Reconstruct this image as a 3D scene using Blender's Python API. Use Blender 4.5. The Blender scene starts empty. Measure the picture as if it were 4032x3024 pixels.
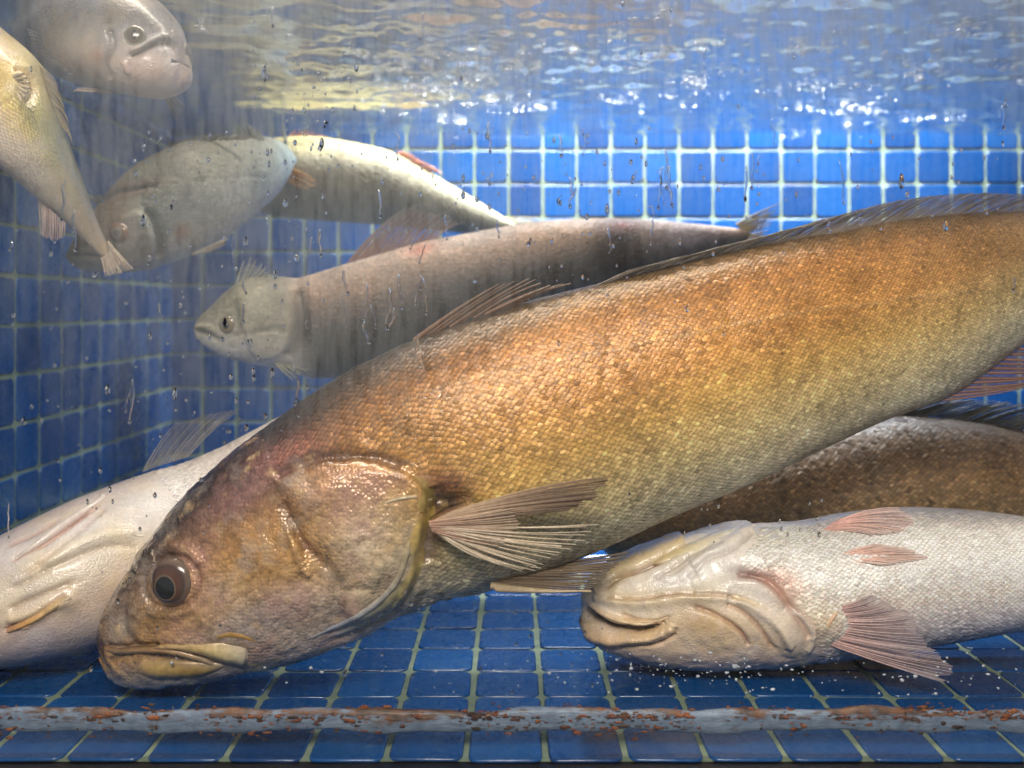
import bpy, math, random
import numpy as np

rng = np.random.default_rng(7)
random.seed(7)
sc = bpy.context.scene
COLL = sc.collection

# ------------------------------------------------------------------ camera, world, lamps, exposure
F, CX, CY, CAMZ = 3800.0, 2016.0, 1210.0, 0.281     # focal length and principal point in photo pixels, eye height
WATER_Z = 0.533                                     # water level over the tank floor
BACK_Y, LEFT_X, RIGHT_X, FRONT_Y = 1.418, -0.500, 0.98, 0.600

cam_d = bpy.data.cameras.new("camera")
cam = bpy.data.objects.new("camera", cam_d)
COLL.objects.link(cam)
cam.location = (0, 0, CAMZ)
cam.rotation_euler = (math.radians(90), 0, 0)
cam_d.sensor_width = 36.0
cam_d.lens = F / 4032.0 * 36.0
cam_d.shift_y = -(1512.0 - CY) / 4032.0
cam_d.clip_start = 0.01
cam_d.clip_end = 50
cam_d.dof.use_dof = True
cam_d.dof.focus_distance = 0.69
cam_d.dof.aperture_fstop = 5.6
sc.camera = cam

world = bpy.data.worlds.new("World")
sc.world = world
world.use_nodes = True
bg = world.node_tree.nodes["Background"]
bg.inputs[0].default_value = (0.80, 0.88, 1.0, 1)
bg.inputs[1].default_value = 0.26


def area_lamp(name, loc, size, power, color, aim=(0, 0, -1)):
    d = bpy.data.lights.new(name, 'AREA')
    d.shape = 'RECTANGLE'
    d.size, d.size_y = size
    d.energy = power
    d.color = color
    o = bpy.data.objects.new(name, d)
    COLL.objects.link(o)
    o.location = loc
    from mathutils import Vector
    o.rotation_euler = Vector(aim).to_track_quat('-Z', 'Y').to_euler()
    return o


area_lamp("tank_lamp_front", (-0.04, 0.82, 1.02), (0.9, 0.10), 8.0, (1.0, 0.92, 0.78), (0.0, 0.02, -1))
back_lamp = area_lamp("tank_lamp_back", (0.28, 1.27, 0.98), (0.85, 0.10), 24.0, (0.95, 0.98, 1.0), (0.0, 0.22, -1))
back_lamp.data.spread = math.radians(86)
area_lamp("shop_ceiling_lamp", (-0.04, -0.48, 0.98), (0.55, 0.32), 19.5, (1.0, 0.92, 0.79), (0.05, 1.1, -0.68))

sc.view_settings.view_transform = 'Standard'
sc.view_settings.look = 'None'
sc.view_settings.exposure = 0.0
sc.view_settings.gamma = 1.0
sc.view_settings.use_curve_mapping = False
sc.render.engine = 'CYCLES'
sc.cycles.use_denoising = True
sc.cycles.use_adaptive_sampling = True
sc.cycles.adaptive_threshold = 0.045
sc.cycles.adaptive_min_samples = 20
sc.cycles.max_bounces = 5
sc.cycles.diffuse_bounces = 2
sc.cycles.glossy_bounces = 3
sc.cycles.transmission_bounces = 4
sc.cycles.transparent_max_bounces = 24
sc.cycles.volume_bounces = 0
sc.cycles.sample_clamp_indirect = 4.0
sc.cycles.caustics_reflective = False
sc.cycles.caustics_refractive = False


# ------------------------------------------------------------------ helpers
def srgb(h):
    h = h.lstrip('#')
    v = np.array([int(h[i:i + 2], 16) / 255.0 for i in (0, 2, 4)])
    return np.where(v <= 0.04045, v / 12.92, ((v + 0.055) / 1.055) ** 2.4)


def unp(px, py, d):
    px, py, d = np.broadcast_arrays(np.asarray(px, float), np.asarray(py, float), np.asarray(d, float))
    return np.stack([(px - CX) / F * d, d, CAMZ + (CY - py) / F * d], -1)


def proj(P):
    return np.stack([CX + F * P[..., 0] / P[..., 1], CY - F * (P[..., 2] - CAMZ) / P[..., 1]], -1)


def nrm(v):
    return v / np.maximum(np.linalg.norm(v, axis=-1, keepdims=True), 1e-12)


def smooth(a, b, x):
    t = np.clip((x - a) / (b - a), 0, 1)
    return t * t * (3 - 2 * t)


def pchip(x, y, q):
    x, y = np.asarray(x, float), np.asarray(y, float)
    h = np.diff(x)
    dl = np.diff(y) / h
    m = np.zeros_like(x)
    for i in range(1, len(x) - 1):
        if dl[i - 1] * dl[i] > 0:
            w1, w2 = 2 * h[i] + h[i - 1], h[i] + 2 * h[i - 1]
            m[i] = (w1 + w2) / (w1 / dl[i - 1] + w2 / dl[i])
    m[0], m[-1] = dl[0], dl[-1]
    q = np.clip(q, x[0], x[-1])
    k = np.clip(np.searchsorted(x, q) - 1, 0, len(x) - 2)
    t = (q - x[k]) / h[k]
    return ((1 + 2 * t) * (1 - t) ** 2 * y[k] + t * (1 - t) ** 2 * h[k] * m[k]
            + t * t * (3 - 2 * t) * y[k + 1] + t * t * (t - 1) * h[k] * m[k + 1])


def seg_dist(P, pts):
    """distance from points P (N,2) to a polyline"""
    best = np.full(len(P), 1e9)
    for a, b in zip(pts[:-1], pts[1:]):
        a, b = np.asarray(a, float), np.asarray(b, float)
        ab = b - a
        t = np.clip(((P - a) @ ab) / max(ab @ ab, 1e-9), 0, 1)
        best = np.minimum(best, np.linalg.norm(P - a - t[:, None] * ab, axis=1))
    return best


def spline_pts(pts, n=8):
    """Catmull-Rom through 2-D or 3-D points"""
    p = np.asarray(pts, float)
    if len(p) < 3:
        return p
    q = np.vstack([2 * p[0] - p[1], p, 2 * p[-1] - p[-2]])
    out = []
    for i in range(1, len(q) - 2):
        for t in np.linspace(0, 1, n, endpoint=False):
            out.append(0.5 * ((2 * q[i]) + (-q[i - 1] + q[i + 1]) * t + (2 * q[i - 1] - 5 * q[i] + 4 * q[i + 1] - q[i + 2]) * t * t
                              + (-q[i - 1] + 3 * q[i] - 3 * q[i + 1] + q[i + 2]) * t ** 3))
    out.append(p[-1])
    return np.array(out)


def inside(P, poly):
    x, y = P[:, 0], P[:, 1]
    c = np.zeros(len(P), bool)
    n = len(poly)
    for i in range(n):
        x0, y0 = poly[i]
        x1, y1 = poly[(i + 1) % n]
        if y0 == y1:
            continue
        c ^= ((y0 > y) != (y1 > y)) & (x < (x1 - x0) * (y - y0) / (y1 - y0) + x0)
    return c


def vnoise(P, freq, seed=0):
    """cheap smooth value noise of 3-D points, about -1..1"""
    r = np.random.default_rng(seed)
    out = np.zeros(len(P))
    for k in range(6):
        d = r.normal(size=3)
        d /= np.linalg.norm(d)
        out += np.sin(P @ d * freq * (0.7 + 0.25 * k) + r.uniform(0, 6.28) + 1.7 * np.sin(P @ r.normal(size=3) * freq * 0.45))
    return out / 3.2


def mesh_obj(name, V, faces, mats, parent=None, colors=None, smooth_shade=True, mat_idx=None, sharp=False):
    me = bpy.data.meshes.new(name)
    V = np.asarray(V, np.float32)
    if isinstance(faces, np.ndarray):
        nf, k = faces.shape
        me.vertices.add(len(V))
        me.vertices.foreach_set("co", V.ravel())
        me.loops.add(nf * k)
        me.loops.foreach_set("vertex_index", faces.astype(np.int32).ravel())
        me.polygons.add(nf)
        me.polygons.foreach_set("loop_start", np.arange(nf, dtype=np.int32) * k)
        me.update(calc_edges=True)
    else:
        me.from_pydata(V.tolist(), [], faces)
    if not isinstance(mats, (list, tuple)):
        mats = [mats]
    for m in mats:
        me.materials.append(m)
    if colors is not None:
        at = me.color_attributes.new("Col", 'FLOAT_COLOR', 'POINT')
        c = np.ones((len(V), 4), np.float32)
        c[:, :3] = np.clip(colors, 0, 1)
        at.data.foreach_set("color", c.ravel())
    if smooth_shade:
        me.polygons.foreach_set("use_smooth", np.ones(len(me.polygons), bool))
    if mat_idx is not None:
        me.polygons.foreach_set("material_index", np.asarray(mat_idx, np.int32))
    me.update()
    o = bpy.data.objects.new(name, me)
    COLL.objects.link(o)
    if parent is not None:
        o.parent = parent
    return o


def tag(o, label=None, cat=None, group=None, kind=None):
    for k, v in (("label", label), ("category", cat), ("group", group), ("kind", kind)):
        if v:
            o[k] = v
    return o


def empty(name, loc=(0, 0, 0)):
    o = bpy.data.objects.new(name, None)
    COLL.objects.link(o)
    o.empty_display_size = 0.02
    return o


# ------------------------------------------------------------------ materials
class NT:
    def __init__(self, name):
        self.m = bpy.data.materials.new(name)
        self.m.use_nodes = True
        self.t = self.m.node_tree
        self.t.nodes.clear()
        self.out = self.t.nodes.new("ShaderNodeOutputMaterial")

    def n(self, typ, **kw):
        nd = self.t.nodes.new(typ)
        for k, v in kw.items():
            if k == 'inp':
                for kk, vv in v.items():
                    if hasattr(vv, 'is_output'):
                        self.t.links.new(vv, nd.inputs[kk])
                    else:
                        nd.inputs[kk].default_value = vv
            else:
                setattr(nd, k, v)
        return nd

    def link(self, a, b):
        self.t.links.new(a, b)

    def math(self, op, a, b=None, c=None):
        nd = self.n("ShaderNodeMath", operation=op)
        for i, v in enumerate((a, b, c)):
            if v is None:
                continue
            if hasattr(v, 'is_output'):
                self.link(v, nd.inputs[i])
            else:
                nd.inputs[i].default_value = v
        return nd.outputs[0]

    def ramp(self, fac, stops):
        nd = self.n("ShaderNodeValToRGB")
        el = nd.color_ramp.elements
        while len(el) < len(stops):
            el.new(0.5)
        for e, (p, c) in zip(el, stops):
            e.position = p
            e.color = (c, c, c, 1) if np.isscalar(c) else (*c, 1)
        self.link(fac, nd.inputs[0])
        return nd.outputs[0]

    def noise(self, scale, detail=4, rough=0.55, vec=None, out=0):
        nd = self.n("ShaderNodeTexNoise", inp={'Scale': scale, 'Detail': detail, 'Roughness': rough})
        if vec is not None:
            self.link(vec, nd.inputs['Vector'])
        return nd.outputs[out]

    def mix(self, fac, a, b, blend='MIX'):
        nd = self.n("ShaderNodeMix", data_type='RGBA', blend_type=blend)
        for i, v in ((0, fac), (6, a), (7, b)):
            if hasattr(v, 'is_output'):
                self.link(v, nd.inputs[i])
            else:
                nd.inputs[i].default_value = v if i == 0 else (*v, 1)
        return nd.outputs[2]

    def bump(self, h, strength=0.3, dist=0.002, normal=None):
        nd = self.n("ShaderNodeBump", inp={'Strength': strength, 'Distance': dist, 'Height': h})
        if normal is not None:
            self.link(normal, nd.inputs['Normal'])
        return nd.outputs[0]


def skin_mat(name, metallic=0.3, rough=0.35, cell=260.0, cell_bump=0.35, var=0.35, coat=0.25, sss=0.0, cell_col=0.25, irid=0.0,
             palette=((0.52, 0.28, 0.24), (0.50, 0.41, 0.34), (0.74, 0.50, 0.24), (0.17, 0.10, 0.055))):
    k = NT(name)
    co = k.n("ShaderNodeTexCoord").outputs['Object']
    col = k.n("ShaderNodeAttribute", attribute_name="Col").outputs['Color']
    n1 = k.noise(38, 6, 0.6, co)
    n2 = k.noise(420, 3, 0.6, co)
    vo = k.n("ShaderNodeTexVoronoi", feature='F1', inp={'Scale': cell, 'Randomness': 0.75})
    k.link(co, vo.inputs['Vector'])
    v1 = k.ramp(n1, [(0.3, 1 - var), (0.7, 1 + var)])
    c1 = k.mix(1.0, col, v1, 'MULTIPLY')
    cr = k.n("ShaderNodeSeparateColor", inp={0: vo.outputs['Color']}).outputs[0]
    v2 = k.ramp(cr, [(0.0, 1 - cell_col), (1.0, 1 + cell_col)])
    c2 = k.mix(1.0, c1, v2, 'MULTIPLY')
    if irid:
        n3 = k.noise(26, 3, 0.6, co)
        n4 = k.noise(75, 4, 0.6, co)
        pa, pb, pc, pd = palette
        c2 = k.mix(k.ramp(n3, [(0.50, 0.0), (0.66, irid)]), c2, pa)
        c2 = k.mix(k.ramp(n3, [(0.34, irid), (0.46, 0.0)]), c2, pb)
        c2 = k.mix(k.ramp(n4, [(0.56, 0.0), (0.72, irid * 1.3)]), c2, pc)
        c2 = k.mix(k.ramp(n4, [(0.28, irid * 1.4), (0.42, 0.0)]), c2, pd)
    msk = k.ramp(k.noise(55, 3, 0.6, co), [(0.35, 0.10), (0.65, 1.0)])
    h = k.math('ADD', k.math('MULTIPLY', k.math('MULTIPLY', vo.outputs['Distance'], msk), -1.0), k.math('MULTIPLY', n2, 0.5))
    b = k.bump(h, cell_bump, 0.003)
    b2 = k.bump(n1, 0.25, 0.006, b)
    rg = k.ramp(n2, [(0.3, max(rough - 0.1, 0.05)), (0.7, rough + 0.15)])
    p = k.n("ShaderNodeBsdfPrincipled", inp={'Base Color': c2, 'Metallic': metallic, 'Roughness': rg, 'Normal': b2,
                                             'Coat Weight': coat, 'Coat Roughness': 0.12, 'Specular IOR Level': 0.6})
    if sss:
        p.inputs['Subsurface Weight'].default_value = sss
        p.inputs['Subsurface Radius'].default_value = (0.012, 0.006, 0.004)
    k.link(p.outputs[0], k.out.inputs[0])
    return k.m


def scale_mat(name, metallic=0.45, rough=0.3):
    k = NT(name)
    co = k.n("ShaderNodeTexCoord").outputs['Object']
    col = k.n("ShaderNodeAttribute", attribute_name="Col").outputs['Color']
    n2 = k.noise(900, 2, 0.6, co)
    c2 = k.mix(1.0, col, k.ramp(n2, [(0.25, 0.72), (0.75, 1.22)]), 'MULTIPLY')
    b = k.bump(n2, 0.3, 0.0012)
    p = k.n("ShaderNodeBsdfPrincipled", inp={'Base Color': c2, 'Metallic': metallic, 'Roughness': rough, 'Normal': b,
                                             'Coat Weight': 0.12, 'Coat Roughness': 0.2})
    k.link(p.outputs[0], k.out.inputs[0])
    return k.m


def plain_mat(name, color, rough=0.5, metallic=0.0, coat=0.0, var=0.2, nscale=200, spec=0.5):
    k = NT(name)
    co = k.n("ShaderNodeTexCoord").outputs['Object']
    n1 = k.noise(nscale, 4, 0.6, co)
    c = k.mix(1.0, tuple(color), k.ramp(n1, [(0.3, 1 - var), (0.7, 1 + var)]), 'MULTIPLY')
    p = k.n("ShaderNodeBsdfPrincipled", inp={'Base Color': c, 'Roughness': rough, 'Metallic': metallic, 'Coat Weight': coat,
                                             'Normal': k.bump(n1, 0.15, 0.001), 'Specular IOR Level': spec})
    k.link(p.outputs[0], k.out.inputs[0])
    return k.m


def attr_mat(name, rough=0.35, metallic=0.0, coat=0.3, nscale=300, var=0.18):
    k = NT(name)
    co = k.n("ShaderNodeTexCoord").outputs['Object']
    col = k.n("ShaderNodeAttribute", attribute_name="Col").outputs['Color']
    n1 = k.noise(nscale, 4, 0.6, co)
    c = k.mix(1.0, col, k.ramp(n1, [(0.3, 1 - var), (0.7, 1 + var)]), 'MULTIPLY')
    p = k.n("ShaderNodeBsdfPrincipled", inp={'Base Color': c, 'Roughness': rough, 'Metallic': metallic, 'Coat Weight': coat,
                                             'Normal': k.bump(n1, 0.25, 0.001)})
    k.link(p.outputs[0], k.out.inputs[0])
    return k.m


def membrane_mat(name, opacity):
    k = NT(name)
    co = k.n("ShaderNodeTexCoord").outputs['Object']
    col = k.n("ShaderNodeAttribute", attribute_name="Col").outputs['Color']
    d = k.n("ShaderNodeBsdfDiffuse", inp={0: col})
    tl = k.n("ShaderNodeBsdfTranslucent", inp={0: col})
    g = k.n("ShaderNodeBsdfGlossy", inp={0: (0.9, 0.9, 0.9, 1), 1: 0.3})
    m1 = k.n("ShaderNodeMixShader", inp={0: 0.4, 1: d.outputs[0], 2: tl.outputs[0]})
    m2 = k.n("ShaderNodeMixShader", inp={0: 0.06, 1: m1.outputs[0], 2: g.outputs[0]})
    tr = k.n("ShaderNodeBsdfTransparent")
    f = k.ramp(k.noise(120, 3, 0.6, co), [(0.3, opacity * 0.6), (0.7, min(1, opacity * 1.3))])
    m3 = k.n("ShaderNodeMixShader", inp={0: f, 1: tr.outputs[0], 2: m2.outputs[0]})
    k.link(m3.outputs[0], k.out.inputs[0])
    return k.m


# ------------------------------------------------------------------ the tank: tiled walls and floor
def tile_material():
    k = NT("blue_glazed_tile")
    co = k.n("ShaderNodeTexCoord").outputs['Object']
    rnd = k.n("ShaderNodeObjectInfo").outputs['Random']
    base = k.ramp(rnd, [(0.0, (0.001, 0.038, 0.150)), (0.5, (0.001, 0.052, 0.195)), (1.0, (0.002, 0.070, 0.245))])
    n = k.noise(90, 5, 0.6, co)
    c = k.mix(k.ramp(n, [(0.60, 0.0), (0.90, 0.15)]), base, (0.02, 0.06, 0.17))
    geo = k.n("ShaderNodeNewGeometry").outputs['Position']
    film = k.ramp(k.noise(9, 5, 0.65, geo), [(0.58, 0.0), (0.80, 0.20)])
    c = k.mix(film, c, (0.06, 0.095, 0.12))
    p = k.n("ShaderNodeBsdfPrincipled", inp={'Base Color': c, 'Roughness': k.ramp(n, [(0.3, 0.16), (0.8, 0.40)]), 'Coat Weight': 0.25,
                                             'Coat Roughness': 0.08, 'Normal': k.bump(k.noise(30, 2, 0.5, co), 0.05, 0.003)})
    k.link(p.outputs[0], k.out.inputs[0])
    return k.m


def grout_material():
    k = NT("pale_green_grout")
    co = k.n("ShaderNodeTexCoord").outputs['Object']
    n = k.noise(60, 6, 0.65, co)
    c = k.mix(k.ramp(n, [(0.35, 0.0), (0.7, 1.0)]), (0.14, 0.195, 0.14), (0.26, 0.33, 0.245))
    c = k.mix(k.ramp(k.noise(300, 3, 0.6, co), [(0.62, 0.0), (0.75, 0.6)]), c, (0.16, 0.15, 0.09))
    c = k.mix(k.ramp(k.noise(7, 5, 0.65, co), [(0.45, 0.0), (0.75, 0.55)]), c, (0.13, 0.15, 0.08))
    p = k.n("ShaderNodeBsdfPrincipled", inp={'Base Color': c, 'Roughness': 0.75, 'Normal': k.bump(n, 0.5, 0.002)})
    k.link(p.outputs[0], k.out.inputs[0])
    return k.m


M_TILE, M_GROUT = tile_material(), grout_material()
PITCH, TILE, RAD, THK = 0.050, 0.0462, 0.0056, 0.0018


def tile_geo():
    V, Fc = [], []
    h = TILE / 2

    def ring(inset, z):
        out = []
        hh, r = h - inset, RAD - inset * 0.6
        for cxs, cys, a0 in ((1, 1, 0), (-1, 1, 90), (-1, -1, 180), (1, -1, 270)):
            for a in (0, 30, 60, 90):
                t = math.radians(a0 + a)
                out.append((cxs * (hh - r) + r * math.cos(t), cys * (hh - r) + r * math.sin(t), z))
        return out
    for inset, z in ((0, 0), (0, THK * 0.6), (0.0011, THK)):
        V += ring(inset, z)
    n = 16
    for k in range(2):
        for i in range(n):
            Fc.append((k * n + i, k * n + (i + 1) % n, (k + 1) * n + (i + 1) % n, (k + 1) * n + i))
    Fc.append(tuple(range(2 * n, 3 * n)))
    return V, Fc


TV, TF = tile_geo()
tile_me = bpy.data.meshes.new("tile")
tile_me.from_pydata(TV, [], TF)
tile_me.materials.append(M_TILE)
for p in tile_me.polygons:
    p.use_smooth = len(p.vertices) == 4


def tiled_plane(name, origin, eu, ev, u_list, v_list, u_rng, v_rng, single):
    """grout slab plus a tile at each (u, v); single(u, v) says which tiles become their own objects"""
    from mathutils import Matrix, Vector
    o, eu, ev = np.array(origin, float), np.array(eu, float), np.array(ev, float)
    en = np.cross(eu, ev)
    V, t = [], 0.02
    for dn in (0, -t):
        for u, v in ((u_rng[0], v_rng[0]), (u_rng[1], v_rng[0]), (u_rng[1], v_rng[1]), (u_rng[0], v_rng[1])):
            V.append(o + eu * u + ev * v + en * dn)
    Fc = [(0, 1, 2, 3), (7, 6, 5, 4), (0, 4, 5, 1), (1, 5, 6, 2), (2, 6, 7, 3), (3, 7, 4, 0)]
    slab = mesh_obj(name, V, Fc, M_GROUT, smooth_shade=False)
    tag(slab, kind='structure')
    rest = []
    R = np.stack([eu, ev, en], 1)
    for u in u_list:
        for v in v_list:
            du, dv, a = rng.normal(0, 0.0004), rng.normal(0, 0.0004), rng.normal(0, 0.008)
            lift, tx, ty = rng.normal(0, 0.0002) - 0.0004, rng.normal(0, 0.006), rng.normal(0, 0.006)
            L = np.array([[math.cos(a), -math.sin(a), tx], [math.sin(a), math.cos(a), ty], [-tx, -ty, 1]])
            c = o + eu * (u + du) + ev * (v + dv) + en * lift
            if single(u, v):
                ob = bpy.data.objects.new("tile", tile_me)
                COLL.objects.link(ob)
                ob.parent = slab
                M = Matrix((R @ L).tolist()).to_4x4()
                M.translation = Vector(c.tolist())
                ob.matrix_local = M
            else:
                rest.append((np.array(TV) @ (R @ L).T) + c)
    if rest:
        V = np.concatenate(rest)
        n = len(TV)
        Fc = [tuple(i + n * k for i in f) for k in range(len(rest)) for f in TF]
        ob = mesh_obj("tile_field", V, Fc, M_TILE, slab, smooth_shade=False)
        ob["kind"] = "stuff"
    return slab


zs_wall = np.array([0.4627 + 0.025 - PITCH * k for k in range(-5, 10)])
zs_wall = zs_wall[zs_wall > 0.02]
ys_left = np.array([0.970 + 0.025 - PITCH * k for k in range(-8, 8)])
ys_floor = np.array([0.693 + 0.025 + 0.0487 * (k - 2) for k in range(0, 17)])
xs_floor = np.array([0.0211 + 0.025 + PITCH * k for k in range(-10, 19)])

tiled_plane("wall_back", (0, BACK_Y, 0), (1, 0, 0), (0, 0, 1), np.arange(-0.005 + 0.025 - 0.5, RIGHT_X - 0.02, PITCH), zs_wall,
            (LEFT_X, RIGHT_X), (0, 0.80), lambda u, v: u < 0.80 and 0.20 < v < 0.56)
tiled_plane("wall_left", (LEFT_X, 0, 0), (0, 1, 0), (0, 0, 1), ys_left[ys_left < BACK_Y - 0.02], zs_wall,
            (FRONT_Y, BACK_Y), (0, 0.80), lambda u, v: u > 0.90 and v < 0.56)
tiled_plane("wall_right", (RIGHT_X, 0, 0), (0, -1, 0), (0, 0, 1), -ys_left[ys_left < BACK_Y - 0.02], zs_wall,
            (-BACK_Y, -FRONT_Y), (0, 0.80), lambda u, v: False)
tiled_plane("floor", (0, 0, 0), (1, 0, 0), (0, 1, 0), xs_floor[(xs_floor > LEFT_X + .02) & (xs_floor < RIGHT_X - .02)], ys_floor[ys_floor < BACK_Y - 0.02],
            (LEFT_X, RIGHT_X), (FRONT_Y, BACK_Y), lambda u, v: abs(u) < 0.56 and v < 1.0)


# ------------------------------------------------------------------ water surface (seen from below), air bubbles
def water_surface():
    k = NT("water_surface")
    co = k.n("ShaderNodeTexCoord").outputs['Object']
    b = k.bump(k.noise(60, 2, 0.5, co), 0.22, 0.004)
    fr = k.n("ShaderNodeFresnel", inp={'IOR': 1.33, 'Normal': b})
    tr = k.n("ShaderNodeBsdfTransparent", inp={0: (0.97, 0.985, 1, 1)})
    gl = k.n("ShaderNodeBsdfGlossy", inp={0: (0.95, 0.97, 0.98, 1), 1: 0.26, 'Normal': b})
    m = k.n("ShaderNodeMixShader", inp={0: fr.outputs[0], 1: tr.outputs[0], 2: gl.outputs[0]})
    k.link(m.outputs[0], k.out.inputs[0])
    nx, ny = 330, 230
    x = np.linspace(LEFT_X + 0.003, RIGHT_X - 0.003, nx)
    y = np.linspace(FRONT_Y + 0.012, BACK_Y - 0.003, ny)
    X, Y = np.meshgrid(x, y, indexing='ij')
    Z = np.full_like(X, WATER_Z)
    r = np.random.default_rng(3)
    for kk in range(26):
        wl = r.uniform(0.016, 0.085)
        a = math.pi / 2 + r.normal(0, 0.42)
        amp = 0.010 * wl * r.uniform(0.4, 1.0)
        Z += amp * np.sin((X * math.cos(a) + Y * math.sin(a)) / wl * 2 * math.pi + r.uniform(0, 6.28))
    # churned patch under the air hose
    churn = np.exp(-(((X - 0.05) / 0.25) ** 2 + ((Y - 1.0) / 0.2) ** 2)) + 0.8 * np.exp(-(((X - 0.42) / 0.12) ** 2 + ((Y - 1.05) / 0.2) ** 2))
    for kk in range(14):
        wl = r.uniform(0.012, 0.03)
        a = r.uniform(0, 2 * math.pi)
        Z += churn * 0.02 * wl * np.sin((X * math.cos(a) + Y * math.sin(a)) / wl * 2 * math.pi + r.uniform(0, 6.28))
    V = np.stack([X, Y, Z], -1).reshape(-1, 3)
    i, j = np.meshgrid(np.arange(nx - 1), np.arange(ny - 1), indexing='ij')
    a = (i * ny + j).ravel()
    Fc = np.stack([a, a + ny, a + ny + 1, a + 1], 1)
    o = mesh_obj("water_surface", V, Fc, k.m)
    tag(o, kind='structure')


water_surface()


def ico(sub=1):
    t = (1 + 5 ** .5) / 2
    v = np.array([(-1, t, 0), (1, t, 0), (-1, -t, 0), (1, -t, 0), (0, -1, t), (0, 1, t), (0, -1, -t), (0, 1, -t), (t, 0, -1), (t, 0, 1), (-t, 0, -1), (-t, 0, 1)])
    f = [(0, 11, 5), (0, 5, 1), (0, 1, 7), (0, 7, 10), (0, 10, 11), (1, 5, 9), (5, 11, 4), (11, 10, 2), (10, 7, 6), (7, 1, 8),
         (3, 9, 4), (3, 4, 2), (3, 2, 6), (3, 6, 8), (3, 8, 9), (4, 9, 5), (2, 4, 11), (6, 2, 10), (8, 6, 7), (9, 8, 1)]
    v = nrm(v)
    for _ in range(sub):
        vl, c, nf = list(v), {}, []

        def mid(a, b):
            key = (min(a, b), max(a, b))
            if key not in c:
                c[key] = len(vl)
                vl.append(nrm(vl[a] + vl[b]))
            return c[key]
        for a, b, d in f:
            ab, bd, da = mid(a, b), mid(b, d), mid(d, a)
            nf += [(a, ab, da), (b, bd, ab), (d, da, bd), (ab, bd, da)]
        v, f = np.array(vl), nf
    return v, np.array(f)


ICO1, ICO1F = ico(1)
ICO2, ICO2F = ico(2)


def blobs(name, centers, radii, mat, stretch=None, lumpy=0.0, sub=1, parent=None, colors=None):
    IV, IF = (ICO1, ICO1F) if sub == 1 else (ICO2, ICO2F)
    n, m = len(centers), len(IV)
    S = np.ones((n, 3)) if stretch is None else np.asarray(stretch)
    V = IV[None] * np.asarray(radii)[:, None, None] * S[:, None, :]
    if lumpy:
        V = V * (1 + lumpy * rng.normal(size=(n, m, 1)))
    V = (V + np.asarray(centers)[:, None, :]).reshape(-1, 3)
    Fc = (IF[None] + (np.arange(n) * m)[:, None, None]).reshape(-1, 3)
    c = None if colors is None else np.repeat(colors, m, axis=0)
    return mesh_obj(name, V, Fc, mat, parent, colors=c)


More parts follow.
